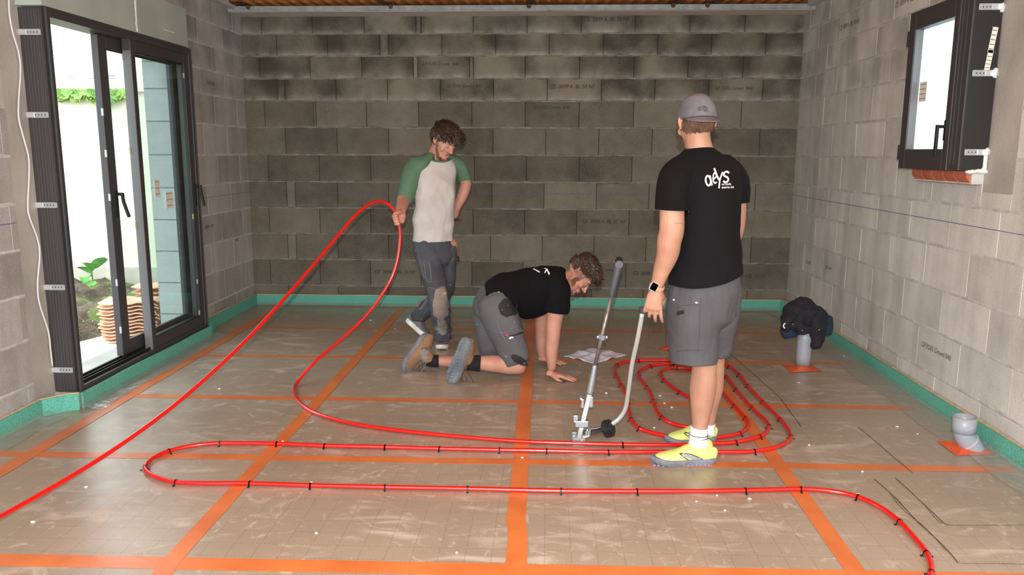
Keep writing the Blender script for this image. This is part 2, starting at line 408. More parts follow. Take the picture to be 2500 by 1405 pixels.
# ------------------------------------------------------------------ the shell
XL, XR, YB, ZC, YF = -2.89, 2.325, 7.565, 2.86, -3.0
TH = .24
ROWS = [-.06, .194, .452, .707, .96, 1.213, 1.47, 1.727, 1.975, 2.18, 2.385, 2.585, 2.80]
INK = mat('stamp_ink', (.20, .185, .17), .9)
INK2 = mat('stamp_ink_pale', (.36, .345, .33), .9)
def sub_rect(rs, hole):
    out = []
    for (a, b, c, d) in rs:
        (e, f, g, h) = hole
        if e >= b or f <= a or g >= d or h <= c: out.append((a, b, c, d)); continue
        if a < e: out.append((a, e, c, d))
        if b > f: out.append((f, b, c, d))
        A, B = max(a, e), min(b, f)
        if c < g: out.append((A, B, c, g))
        if d > h: out.append((A, B, h, d))
    return [r for r in out if r[1]-r[0] > .012 and r[3]-r[2] > .012]
def block_wall(name, u0, u1, joints, P, nrm, holes, mblk, mmor, gap=.005, rowgap=.010, tonefn=None, thick=TH, mj=None, joint_h=.009):
    """P(u, z, d) gives the point d metres in front of the wall; joints(row) lists joint positions"""
    bm = BM(); uvl = bm.loops.layers.uv.new('block'); tl = bm.loops.layers.float_color.new('tone')
    for i in range(len(ROWS)-1):
        z0, z1 = ROWS[i]+rowgap/2, ROWS[i+1]-rowgap/2
        js = sorted(j for j in joints(i) if u0+.03 < j < u1-.03); js = [u0]+js+[u1]
        for a, b in zip(js, js[1:]):
            tone = random.random() if tonefn is None else tonefn(i, (a+b)/2)
            A, B = a+gap/2, b-gap/2
            if B-A < .01: continue
            rs = [(A, B, z0, z1)]
            for hq in holes: rs = sub_rect(rs, hq)
            dz = random.uniform(-.0012, .0012)
            for (p, q, r, s) in rs:
                e = .0025
                f = [P(p, r, -.005), P(q, r, -.005), P(q, s, -.005), P(p, s, -.005)]
                g = [P(p+e, r+e, dz), P(q-e, r+e, dz), P(q-e, s-e, dz), P(p+e, s-e, dz)]
                vf = [bm.verts.new(v) for v in f]; vg = [bm.verts.new(v) for v in g]
                fs = [bm.faces.new(vg)] + [bm.faces.new((vf[k], vf[(k+1) % 4], vg[(k+1) % 4], vg[k])) for k in range(4)]
                uvs = {}
                for v, (uu, zz) in zip(vg+vf, [(p, r), (q, r), (q, s), (p, s)]*2): uvs[v] = ((uu-A)/(B-A), (zz-z0)/(z1-z0))
                for fc in fs:
                    for lp in fc.loops: lp[uvl].uv = uvs[lp.vert]; lp[tl] = (tone, tone, tone, 1)
    nb = len(bm.faces)
    for i in range(1, len(ROWS)-1):        # ragged bed joints of mortar
        segs = [(u0, u1, ROWS[i]-.004, ROWS[i]+.004)]
        for hq in holes: segs = sub_rect([(a, b, c-.01, d+.01) for a, b, c, d in segs], hq)
        for (a, b, c, d) in segs:
            n_ = max(1, int((b-a)/.02)); prev = None
            for k in range(n_+1):
                u = a+(b-a)*k/n_; z = ROWS[i]+noise.noise(V((u*1.1, i*7.3, 0)))*.003
                h1 = joint_h+noise.noise(V((u*9, i*3.1, 1)))*.005+noise.noise(V((u*31, i*5, 2)))*.003; h2 = joint_h+noise.noise(V((u*9, i*3.1, 5)))*.004+noise.noise(V((u*31, i*5, 6)))*.003
                q = (bm.verts.new(P(u, z-max(.002, h1), -.0005)), bm.verts.new(P(u, z, .0022)), bm.verts.new(P(u, z+max(.002, h2), -.0005)))
                if prev:
                    bm.faces.new((prev[0], q[0], q[1], prev[1])); bm.faces.new((prev[1], q[1], q[2], prev[2]))
                prev = q
    nm = len(bm.faces)
    rs = [(u0, u1, ROWS[0], ROWS[-1]+.12)]
    for hq in holes: rs = sub_rect(rs, hq)
    for (p, q, r, s) in rs:
        prism(bm, [P(p, r, -.004), P(q, r, -.004), P(q, s, -.004), P(p, s, -.004)], P(0, 0, -thick)-P(0, 0, -.004))
    bm.faces.ensure_lookup_table()
    for k, fc in enumerate(bm.faces): fc.material_index = 0 if k < nb else 1 if k < nm else 2
    o = ob(name, bm, [mblk, mmor, mj or mmor]); o['kind'] = 'structure'
    return o
def stamp(wall, txt, org, ux, size, ink=INK, fx=1.0, shear=0.1):
    me = textmesh(txt, size, shear, fx); ux = V(ux); uz = V((0, 0, 1)); n = ux.cross(uz)
    lettering('stamp', me, basis(V(org)+n*.0025, ux, uz, n), ink, wall)

# --- back wall
def PB(u, z, d): return V((u, YB-d, z))
def ub(x, y=300): return on(x, y, 1, YB).x
top = {11: ([638, 762, 889, 1015, 1028, 1155, 1287, 1419, 1551, 1685, 1819], 60),
       10: ([675, 799, 927, 949, 1079, 1210, 1341, 1473, 1606, 1737, 1870], 110),
       9: ([634, 757, 883, 1009, 1020, 1146, 1156, 1282, 1415, 1548, 1680, 1814], 165),
       8: ([676, 696, 820, 946, 1075, 1205, 1336, 1468, 1599, 1731, 1862], 220),
       7: ([646, 766, 771, 895, 1022, 1152, 1282, 1414, 1547, 1680, 1810], 280)}
def jback(i):
    if i in top: return [ub(x, top[i][1]) for x in top[i][0]]
    y = 345+(6-i)*66; base = 949 if i % 2 == 0 else 905
    x0 = ub(base, y); return [x0+.5*k for k in range(-5, 8)]+([x0-1.0+.085] if i in (2, 4) else [])
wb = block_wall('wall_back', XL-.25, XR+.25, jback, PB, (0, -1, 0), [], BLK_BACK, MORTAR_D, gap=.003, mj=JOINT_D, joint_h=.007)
CE = 'CE  0099 4  BL 50 NF'
for (x, y, t, s) in [(1425, 52, CE, .052), (1342, 216, CE, .052), (1420, 545, CE, .052), (915, 668, CE, .05), (1545, 672, 'CE  0099 4', .05), (1790, 678, '0099 4 BL 50 NF', .05),
                     (1030, 160, 'GP FDES Ciment  B40', .042), (1090, 214, 'GP FDES Ciment B40', .042), (1300, 266, 'GP FDES Ciment  B40', .042), (1745, 219, 'GP FDES Ciment  B40', .042), (1440, 662, 'GP FDES Ciment B40', .036), (1100, 540, 'B40 NF', .036)]:
    stamp(wb, t, on(x, y, 1, YB), (1, 0, 0), s, fx=.9)
# chalk line snapped round the walls (blue)
CHALK = mat('blue_chalk', (.33, .35, .50), .95)
bm = BM(); box(bm, (XL, YB-.0022, 1.108), (XR, YB-.0012, 1.1115)); ob('chalk_line', bm, CHALK, wb)

# --- right wall
def PR(u, z, d): return V((XR-d, u, z))
def jright(i): return [.13+(0.25 if i % 2 else 0)+.5*k for k in range(-7, 16)]
WIN = (4.33, 4.985, 1.42, 2.31)
wr = block_wall('wall_right', YF, YB+.0, jright, PR, (-1, 0, 0), [WIN, (4.05, 4.33, 1.30, 2.80), (4.33, 4.985, 2.31, 2.5)], BLK_RIGHT, MORTAR, gap=.003, rowgap=.010, mj=JOINT_M, joint_h=.010,
                tonefn=lambda i, u: random.random()*.8+(.1 if i < 9 else -.05) if not (u > 6.8) else random.random()*.35)
bm = BM(); box(bm, (XR+.003, 4.045, 1.30), (XR+.1, 4.335, 2.80)); box(bm, (XR+.003, 4.33, 2.31), (XR+.1, 4.99, 2.50))
ob('render_patch', bm, SMOOTH, wr)
for (x, y, t, s) in [(2050, 75, CE, .05), (2185, 20, CE, .05), (2250, 845, 'GP FDES Ciment B40', .045), (2015, 655, 'FDES B40', .04), (1968, 643, 'CE 0099', .04)]:
    stamp(wr, t, on(x, y, 0, XR), (0, -1, 0), s, fx=.9, ink=INK2)
bm = BM(); box(bm, (XR-.0022, 3., 1.108), (XR-.0012, YB, 1.1115)); ob('chalk_line', bm, CHALK, wr)

# --- left wall, with the sliding-door opening
def PL(u, z, d): return V((XL+d, u, z))
def jleft(i): return [.105+(0.25 if i % 2 else 0)+.5*k for k in range(-7, 16)]
DOOR = (4.36, 6.12, -.06, 2.30)
wl = block_wall('wall_left', YF, YB, jleft, PL, (1, 0, 0), [DOOR, (4.16, 4.36, -.06, 2.80), (4.36, 6.12, 2.30, 2.50)], BLK_LEFT, MORTAR, gap=.005, rowgap=.010, mj=JOINT_M, joint_h=.010)
bm = BM(); box(bm, (XL-.2, 4.155, -.05), (XL-.003, 4.36, 2.80)); box(bm, (XL-.2, 4.36, 2.30), (XL-.003, 6.12, 2.5)); box(bm, (XL-.23, 4.345, -.05), (-2.742, 6.115, .089)); ob('render_patch', bm, SMOOTH, wl)
# the cut end of the wall beside the door shows whole blocks
def PJ(u, z, d): return V((u, 6.12-d, z))
js = BM(); uvl = js.loops.layers.uv.new('block'); tl = js.loops.layers.float_color.new('tone')
for i in range(len(ROWS)-3):
    z0, z1 = ROWS[i]+.005, ROWS[i+1]-.005
    vv = [js.verts.new(PJ(u, z, .004)) for u, z in ((XL-TH+.003, z0), (XL-.008, z0), (XL-.008, z1), (XL-TH+.003, z1))]
    f = js.faces.new(vv); tn = random.random()
    for lp, q in zip(f.loops, ((0, 0), (1, 0), (1, 1), (0, 1))): lp[uvl].uv = q; lp[tl] = (tn, tn, tn, 1)
jm = block_mat('concrete_block_outdoor', (.60, .60, .58), (.74, .74, .72), (.82, .82, .80), .4)
ob('jamb_blocks', js, jm, wl)
for (x, y, t, s) in [(505, 205, 'FDES B40', .04), (500, 560, '0099 4 NF', .045), (575, 590, 'B40', .04)]:
    stamp(wl, t, on(x, y, 0, XL), (0, 1, 0), s, fx=.9)
bm = BM(); box(bm, (XL+.0012, 3.2, 1.108), (XL+.0022, 4.15, 1.1115)); box(bm, (XL+.0012, 6.13, 1.108), (XL+.0022, YB, 1.1115)); ob('chalk_line', bm, CHALK, wl)

# --- wall behind the photographer: unseen, left wide open to bring in more daylight
bm = BM()
box(bm, (XL-.2, YF-.24, 0), (-2.6, YF, ZC+.05)); box(bm, (2.1, YF-.24, 0), (XR+.2, YF, ZC+.05))
ob('wall_front', bm, SMOOTH, kind='structure')

# --- floor
bm = BM(); box(bm, (XL-.003, YF-.24, -.08), (XR+.003, YB+.003, 0)); ob('floor', bm, floor_mat(), kind='structure')

# --- ceiling of terracotta hollow pots with ribs, on brown battens
TERRA = mat('terracotta_pots', (.86, .58, .30), .85, (.74, .46, .22), 5, bump=.3)
bm = BM(); n = 52*8; xs = [XL-.1+(XR-XL+.2)*k/n for k in range(n+1)]
def zc(x): return ZC-.03-.020*max(0, math.cos(2*PI*x/.104))**.6
lo0 = [bm.verts.new((x, .5, zc(x))) for x in xs]; lo1 = [bm.verts.new((x, YB, zc(x))) for x in xs]  # unseen near end of the ceiling, cut short to add daylight
hi0 = [bm.verts.new((x, .5, ZC+.2)) for x in xs]; hi1 = [bm.verts.new((x, YB, ZC+.2)) for x in xs]
for k in range(n):
    bm.faces.new((lo0[k], lo0[k+1], lo1[k+1], lo1[k])); bm.faces.new((hi0[k], hi1[k], hi1[k+1], hi0[k+1]))
    bm.faces.new((lo1[k], lo1[k+1], hi1[k+1], hi1[k])); bm.faces.new((lo0[k], hi0[k], hi0[k+1], lo0[k+1]))
ceil = ob('ceiling', bm, TERRA, kind='structure')
BATT = mat('dark_batten', (.34, .22, .13), .8, (.24, .15, .09), 9)
bm = BM()
for (x, dx) in [(615, .22), (955, .10), (1283, 0), (1622, -.05), (1702, -.12)]:
    a = on(x+10, 12, 2, ZC-.03); tube(bm, [V((a.x-dx*8, a.y-5, ZC-.018)), V((a.x-dx*.3, a.y-.1, ZC-.05)), V((a.x, min(a.y, 7.26), ZC-.085))], .022, 6)
ob('batten', bm, BATT, ceil)
# ledge that closes the top of the walls
LEDGE = mat('pink_grey_board', (.78, .73, .71), .8, (.82, .78, .76), 6)
LEDGF = mat('galvanised_edge', (.50, .53, .54), .6, (.60, .62, .62), 20)
bm = BM(); box(bm, (XL, 7.29, 2.742), (XR, YB, 2.765))
o = ob('trim_1', bm, LEDGE, kind='structure')
bm = BM(); box(bm, (XL, 7.270, 2.742), (XR, 7.29, 2.786)); ob('edge_profile', bm, LEDGF, o)
bm = BM(); box(bm, (XL, 7.288, 2.739), (-.01, 7.294, 2.742)); box(bm, (.03, 7.29, 2.7395), (XR, 7.30, 2.742)); ob('lip', bm, mat('pale_lip', (.78, .75, .73), .7), o)
bm = BM(); box(bm, (XR-.07, .5, 2.765), (XR, 7.27, 2.86)); ob('trim_2', bm, mat('pale_board', (.72, .71, .69), .85), kind='structure')
bm = BM(); box(bm, (XL, 6.2, 2.765), (XL+.07, 7.27, 2.86)); ob('trim_3', bm, MATS['pale_board'], kind='structure')

# ------------------------------------------------------------------ edge insulation (green foam) round the room
def speck(name, c1, c2):
    m = mat(name, c1, .85, c2, 150, 2, (.35, .68), bump=.6, bscale=160); return m
FOAM = speck('green_foam', (.31, .62, .54), (.42, .73, .65))
WOODS = mat('raw_wood_strip', (.72, .63, .49), .8, (.82, .74, .60), 12, stretch=(.3, 3, 1))
def foam_run(path, name, label, h=.098, t=.011, strip=True, wav=.0):
    pts = [V((*p, 0)) for p in path]; dense = []
    for a, b in zip(pts, pts[1:]):
        k = max(1, int((b-a).length/.05)); dense += [a.lerp(b, j/k) for j in range(k)]
    dense.append(pts[-1])
    bm = BM(); bm2 = BM(); R1 = []; R2 = []
    for i, p in enumerate(dense):
        T = (dense[min(i+1, len(dense)-1)]-dense[max(i-1, 0)]).normalized(); N = V((-T.y, T.x, 0))
        hh = h+noise.noise(p*2.0)*.006; o_ = noise.noise(p*3.1+V((5, 0, 0)))*wav
        q = p+N*o_
        R1.append([bm.verts.new(q+N*dx+V((0, 0, z))) for dx, z in ((0, .001), (0, hh), (t, hh+.001), (t, .001))])
        R2.append([bm2.verts.new(q-N*.016+N*dx+V((0, 0, z))) for dx, z in ((0, .001), (0, hh+.006+noise.noise(p*1.3)*.003), (.014, hh+.006+noise.noise(p*1.3)*.003), (.014, .001))])
    for b_, RR in ((bm, R1), (bm2, R2)):
        for a, b in zip(RR, RR[1:]):
            for k in range(4): b_.faces.new((a[k], a[(k+1) % 4], b[(k+1) % 4], b[k]))
        b_.faces.new(RR[0]); b_.faces.new(RR[-1][::-1])
    f = ob(name, bm, FOAM); tag(f, label, 'foam strip', 'green perimeter foam strips')
    if strip: ob('backing_strip', bm2, WOODS, f)
    else: bm2.free()
    return f
# normals point into the room: run the left wall from the back towards the camera, etc.
XD = -2.722
foam_run([(XL+.022, 7.52), (XL+.03, 6.5), (XL+.035, 6.32)], 'foam_strip', 'green foam strip along the left block wall between the back corner and the sliding door', wav=.004)
foam_run([(XL+.04, 6.30), (XD-.03, 6.26), (XD, 6.12), (XD, 4.32)], 'foam_strip', 'green foam strip bent round the foot of the sliding door frame', strip=False, wav=.0)
foam_run([(XD-.0, 4.30), (XL+.10, 4.27), (XL+.022, 4.17), (XL+.02, 3.3), (XL+.02, 1.0)], 'foam_strip', 'green foam strip along the left block wall nearest the camera', wav=.004)
foam_run([(XR-.05, YB-.028), (XL+.03, YB-.028)], 'foam_strip', 'green foam strip along the foot of the dark back wall', wav=.002)
foam_run([(XR-.022, 1.0), (XR-.022, 7.4), (XR-.06, 7.52)], 'foam_strip', 'green foam strip along the foot of the pale right wall', wav=.003)

# clear film skirts lying on the floor in front of the foam
def skirt(path, name, label, w0=.10, side=1):
    pts = [V((*p, 0)) for p in path]; dense = []
    for a, b in zip(pts, pts[1:]):
        k = max(1, int((b-a).length/.03)); dense += [a.lerp(b, j/k) for j in range(k)]
    dense.append(pts[-1]); bm = BM(); rows = []
    for i, p in enumerate(dense):
        T = (dense[min(i+1, len(dense)-1)]-dense[max(i-1, 0)]).normalized(); N = V((-T.y, T.x, 0))*side
        ww = w0*(1+.45*noise.noise(p*2.2)); row = []
        for k in range(7):
            f = k/6; z = .003+.028*(1-f)**3+max(0, .010*noise.noise(V((p.x*14, p.y*14, k*.7))))+.002*f
            row.append(bm.verts.new(p+N*(.013+ww*f)+V((0, 0, z))))
        rows.append(row)
    for a, b in zip(rows, rows[1:]):
        for k in range(6): bm.faces.new((a[k], a[k+1], b[k+1], b[k]))
    o = ob(name, bm, FILM, smooth=True); tag(o, label, 'plastic film', 'clear plastic film skirts'); return o
skirt([(XR-.035, 1.5), (XR-.035, 7.4)], 'film_skirt', 'crinkled clear plastic film lying along the foot of the right wall', .16)
skirt([(XD+.0, 6.2), (XD+.0, 4.3)], 'film_skirt', 'crinkled clear plastic film lying in front of the sliding door', .11)
skirt([(XL+.03, 4.2), (XL+.03, 1.5)], 'film_skirt', 'crinkled clear plastic film lying along the left wall nearest the camera', .12)
skirt([(XR-.1, YB-.04), (XL+.05, YB-.04)], 'film_skirt', 'thin clear plastic film along the foot of the back wall', .05)

# ------------------------------------------------------------------ orange tapes
TAPE = mat('orange_tape', (.81, .46, .24), .30, (.76, .41, .21), 5, 4, spec=.6, bump=.12, bscale=25)
def tape(a, b, wd, z, label, kinks=None, jag=0):
    a, b = V((*a, z)), V((*b, z)); T = (b-a).normalized(); N = V((-T.y, T.x, 0)); L_ = (b-a).length
    bm = BM(); n_ = int(L_/.12); rows = []
    for i in range(n_+1):
        p = a+T*(L_*i/n_); sh = noise.noise(p*.9)*.008
        if kinks:
            for (s, d) in kinks:
                if L_*i/n_ > s: sh += d
        row = []
        for k, f in enumerate((-.5, -.17, .17, .5)):
            row.append(bm.verts.new(p+N*(f*wd+sh+noise.noise(V((p.x*6, p.y*6, k*9.)))*.0015)+V((0, 0, .0006*max(0, noise.noise(V((p.x*20, p.y*20, k))))))))
        rows.append(row)
    for r, s in zip(rows, rows[1:]):
        for k in range(3): bm.faces.new((r[k], r[k+1], s[k+1], s[k]))
    r = bmesh.ops.extrude_face_region(bm, geom=bm.faces[:]); bmesh.ops.translate(bm, vec=(0, 0, -.0004), verts=[g for g in r['geom'] if isinstance(g, bmesh.types.BMVert)])
    o = ob('tape_strip', bm, TAPE); tag(o, label, 'tape', 'orange tapes on the insulation boards'); return o
tape((-2.55, 1.2), (-2.60, 7.46), .085, .0022, 'long orange tape running away from the camera beside the left wall')
tape((-1.36, 1.2), (-1.375, 7.5), .072, .0022, 'long orange tape running away from the camera, passing left of the lifted red pipe loop', kinks=[(1.42, .012)])
tape((-.09, 1.2), (-.122, 7.5), .078, .0022, 'long orange tape running away from the camera down the middle, under the kneeling man', kinks=[(1.8, .012)])
tape((1.13, 1.2), (1.17, 7.5), .075, .0022, 'long orange tape running away from the camera, under the coiled red pipe')
for (y0, y1, wd, lab, xl, xr) in [(2.60, 2.665, .085, 'orange tape across the floor at the bottom edge of the photo', XL+.05, XR-.05),
                          (3.615, 3.68, .07, 'orange tape across the floor under the near yellow shoe', XL+.08, XR-.05),
                          (4.575, 4.60, .062, 'orange tape across the floor just in front of the kneeling man', XD+.1, XR-.12),
                          (5.56, 5.60, .058, 'orange tape across the floor under the white paper plan', XD+.1, XR-.1),
                          (6.51, 6.56, .055, 'orange tape across the floor behind the kneeling man, second nearest the back wall', XL+.15, XR-.12),
                          (7.44, 7.44, .06, 'orange tape across the floor along the foot of the back wall', XL+.1, XR-.12)]:
    tape((xl, y0), (xr, y1), wd, .0012, lab)

# ------------------------------------------------------------------ pencil lines drawn on the boards
PENCIL = mat('black_marker', (.20, .17, .15), .7)
def marker(px, label, wd=.004, dense=.03):
    P = spline([fl(x, y, .0035) for x, y in px], dense); bm = BM(); rows = []
    for i, p in enumerate(P):
        T = (P[min(i+1, len(P)-1)]-P[max(i-1, 0)]).normalized(); N = V((-T.y, T.x, 0)); q = wd*(.7+.5*abs(noise.noise(p*9)))
        rows.append([bm.verts.new(p+N*q/2), bm.verts.new(p-N*q/2)])
    for a, b in zip(rows, rows[1:]): bm.faces.new((a[0], a[1], b[1], b[0]))
    KEEP.add(id(bm)); return bm
def mobj(pxs, label):
    bm = BM()
    for px, wd in pxs:
        b2 = marker(px, '', wd); me = bpy.data.meshes.new('x'); b2.to_mesh(me); b2.free(); bm.from_mesh(me); bpy.data.meshes.remove(me)
    bmesh.ops.recalc_face_normals(bm, faces=bm.faces[:])
    for f in bm.faces:
        if f.normal.z < 0: f.normal_flip()
    KEEP.add(id(bm)); o = ob('marker_line', bm, PENCIL); tag(o, label, 'drawn line', 'black layout lines drawn on the floor'); return o
mobj([([(2135, 1171), (2180, 1210), (2238, 1272), (2300, 1330), (2338, 1373)], .005), ([(2172, 1205), (2205, 1245), (2260, 1290), (2310, 1345)], .003), ([(2338, 1373), (2345, 1376), (2440, 1377), (2520, 1379)], .003)], 'black drawn line with a corner, nearest the camera on the right of the floor')
mobj([([(2186, 1167), (2225, 1203), (2270, 1245), (2305, 1278), (2318, 1283)], .005), ([(2255, 1230), (2280, 1262), (2300, 1280)], .003), ([(2318, 1283), (2380, 1284), (2520, 1281)], .003)], 'black drawn line with a corner, on the right of the floor below the elbow pipe')
mobj([([(2095, 1043), (2140, 1080), (2180, 1115), (2228, 1155)], .0045)], 'short black drawn line crossing the orange tape right of the coil')
mobj([([(1780, 862), (1830, 905), (1900, 968), (1925, 1000), (1957, 1043)], .0045)], 'black drawn line running behind the coil towards the upright grey pipe')

# ------------------------------------------------------------------ the red heating pipe (one continuous run) and its clips
RED = mat('red_pipe', (.80, .06, .04), .25, spec=.6, coat=.4)
PR_ = .0106
zp = PR_+.003
def cr(x, y): return (1360+x*.24203, 840+y*.24203)
flo = lambda L_: [fl(x, y, zp) for x, y in L_]
air = [J(-120, 1322, 2.35), J(0, 1262, 2.70), J(150, 1178, 3.02), J(300, 1083, 3.38), J(450, 970, 3.80), J(600, 832, 4.28), J(720, 700, 4.72), J(800, 606, 5.0), J(855, 540, 5.18), J(895, 503, 5.28), J(928, 492, 5.36), J(955, 505, 5.41), J(970, 532, 5.43), J(977, 580, 5.44),
       J(968, 645, 5.42), J(945, 700, 5.38), J(895, 770, 5.28), J(830, 832, 5.14), J(768, 885, 4.98)]
air[-1].z = max(air[-1].z, .03)
run1 = [(724, 938), (722, 968), (745, 995), (800, 1020), (900, 1042), (1050, 1060), (1250, 1077), (1410, 1083), (1520, 1086), (1640, 1087)]
B_ = [cr(1570, 1005), cr(1800, 993), cr(2040, 937), cr(2125, 870), cr(2120, 790), cr(1970, 650), cr(1810, 465), cr(1710, 335), cr(1620, 270), cr(1480, 220), cr(1300, 202), cr(1170, 200), cr(1040, 208), cr(935, 225), cr(850, 265), cr(820, 310), cr(850, 365), cr(910, 440), cr(955, 530), cr(978, 600), cr(1010, 680), cr(1060, 745), cr(1150, 800), cr(1290, 835), cr(1440, 840), cr(1560, 800), cr(1582, 760), cr(1550, 700), cr(1450, 620), cr(1330, 540), cr(1240, 490), cr(1160, 430), cr(1085, 370), cr(1045, 320), cr(1050, 280), cr(1110, 250), cr(1210, 242), cr(1310, 250), cr(1420, 280), cr(1530, 340), cr(1610, 415), cr(1670, 495), cr(1790, 630), cr(1880, 725), cr(1925, 790), cr(1915, 850), cr(1840, 905), cr(1700, 935), cr(1500, 955), cr(1330, 955), cr(1160, 940), cr(1000, 908), cr(835, 855), cr(760, 785), cr(728, 690), cr(712, 590), cr(695, 500), cr(648, 420), cr(600, 325), cr(580, 265), cr(600, 215), cr(690, 183), cr(820, 168), cr(1140, 166), cr(1400, 168), cr(1600, 188), cr(1740, 232), cr(1840, 315), cr(1925, 425), cr(2080, 590), cr(2255, 765), cr(2340, 880), cr(2355, 950), cr(2290, 1010), cr(2180, 1052), cr(1990, 1085), cr(1800, 1092), cr(1570, 1090)]
P1 = [(1600, 1104), (1485, 1104), (1335, 1101), (1220, 1099), (1073, 1096), (940, 1092), (793, 1089), (676, 1084), (537, 1083), (470, 1089), (412, 1102), (370, 1122), (354, 1142), (366, 1158), (395, 1170), (430, 1178), (500, 1181), (610, 1181), (758, 1186), (940, 1190), (1142, 1194), (1370, 1199), (1555, 1200), (1700, 1200), (1820, 1198), (1955, 1195), (2030, 1200), (2095, 1214), (2150, 1240), (2197, 1275), (2240, 1322), (2263, 1352), (2274, 1385), (2268, 1420), (2240, 1450), (2150, 1480)]
path = spline(air+flo(run1)+flo(B_)+flo(P1), .02)
for p in path: p.z = max(p.z, zp)
bm = BM(); tube(bm, path, PR_, 12); pipe = ob('heating_pipe', bm, RED, smooth=True)
tag(pipe, 'long red heating pipe lifted in a loop and clipped in a coil on the floor', 'pipe')
CLIP = mat('black_plastic_clip', (.10, .08, .10), .45)
WHITE = mat('white_foam_bit', (.93, .91, .86), .8)
bm = BM()
arc = [V((0, (PR_+.002)*math.cos(a), zp+(PR_+.002)*math.sin(a))) for a in [PI*k/10 for k in range(11)]]
arc = [V((0, PR_+.004, .004))]+arc+[V((0, -PR_-.004, .004))]
rows = []
for p in arc:
    rows.append([bm.verts.new(p+V((dx, 0, 0))) for dx in (-.0035, .0035)])
for a, b in zip(rows, rows[1:]): bm.faces.new((a[0], a[1], b[1], b[0]))
r = bmesh.ops.solidify(bm, geom=bm.faces[:], thickness=.0022)
box(bm, (-.004, PR_+.002, .0005), (.004, PR_+.012, .005)); box(bm, (-.004, -PR_-.012, .0005), (.004, -PR_-.002, .005))
clip0 = bpy.data.meshes.new('pipe_clip'); bmesh.ops.recalc_face_normals(bm, faces=bm.faces[:]); bm.to_mesh(bm_me := clip0); bm.free(); clip0.materials.append(CLIP)
near_p = [(x, y, 'run') for x, y in [(412, 1102), (355, 1142), (537, 1083), (430, 1178), (676, 1084), (793, 1089), (940, 1092), (1073, 1096), (1220, 1099), (1335, 1101), (1485, 1104), (610, 1181), (758, 1185), (940, 1190), (1142, 1194), (1370, 1199), (1555, 1200), (1820, 1198), (1955, 1195), (2095, 1214), (2197, 1275), (2264, 1352), (2271, 1401), (1520, 1086)]]
near_p += [(*cr(x, y), 'coil') for x, y in [(600, 212), (820, 167), (1140, 166), (600, 320), (650, 423), (714, 590), (745, 765), (832, 855), (1160, 940), (930, 226), (1170, 200), (825, 305), (910, 440), (970, 580), (1062, 747), (1048, 300), (1087, 370), (1210, 242), (1240, 490), (1740, 232), (1840, 315), (1925, 425), (2080, 590), (2255, 765), (2348, 935), (1990, 1085), (1800, 993), (2040, 937), (2127, 835), (1970, 652), (1810, 465), (1708, 335), (1670, 495), (1790, 630), (1900, 748), (1840, 905)]]
low = [i for i, p in enumerate(path) if p.z < zp+.002]
ORD = ['first', 'second', 'third', 'fourth', 'fifth', 'sixth', 'seventh', 'eighth', 'ninth', 'tenth', 'eleventh', 'twelfth', 'thirteenth', 'fourteenth', 'fifteenth', 'sixteenth', 'seventeenth', 'eighteenth']
raw = []
for (x, y, w_) in near_p:
    q = fl(x, y, zp); i = min(low, key=lambda k: (path[k]-q).length); raw.append((i, x, y, w_))
raw.sort()
def ipx(x, y): q = fl(x, y, zp); return min(low, key=lambda k: (path[k]-q).length)
iA, iC, iO, iE = ipx(*cr(1570, 1005)), ipx(*cr(1150, 800)), ipx(*cr(1160, 950)), ipx(*cr(600, 325))
cnts = {}
def clip_label(i, x, y):
    if i < iA: return 'black clip on the red pipe between the clip gun and the near yellow shoe', 'one'
    if i < iC: return 'black clip on the middle turn of the red coil, {} counting from the near shoe', 'mid'
    if i < iO: return 'black clip on the innermost turn of the red coil, {} counting from the far shoe', 'inn'
    if i < iE: return 'black clip on the left arm of the outer coil turn, {} from the shoes', 'arm'
    if i <= ipx(*cr(1990, 1085)): return 'black clip on the outer turn of the coil, {} clockwise from its left corner', 'out'
    if y < 1112 and x > 420: return 'black clip on the back straight run of red pipe, {} left of the near shoe', 'back'
    if x < 440 and y < 1185: return 'black clip on the left hairpin bend of the red pipe, {} from the back', 'hair'
    if x < 1990: return 'black clip on the nearest straight run of red pipe, {} from the left', 'front'
    return 'black clip on the right front bend of the red pipe, {} from the back', 'bend'
for (i, x, y, w_) in raw:
    T = path[min(i+1, len(path)-1)]-path[i-1]
    o = bpy.data.objects.new('pipe_clip', clip0); COL.objects.link(o); o.location = (path[i].x, path[i].y, 0); o.rotation_euler = (0, 0, math.atan2(T.y, T.x)+random.uniform(-.12, .12))
    lb, key = clip_label(i, x, y); n_ = cnts.get(key, 0); cnts[key] = n_+1
    tag(o, lb.format(ORD[min(n_, 17)]), 'clip', 'black clips on the red pipe')
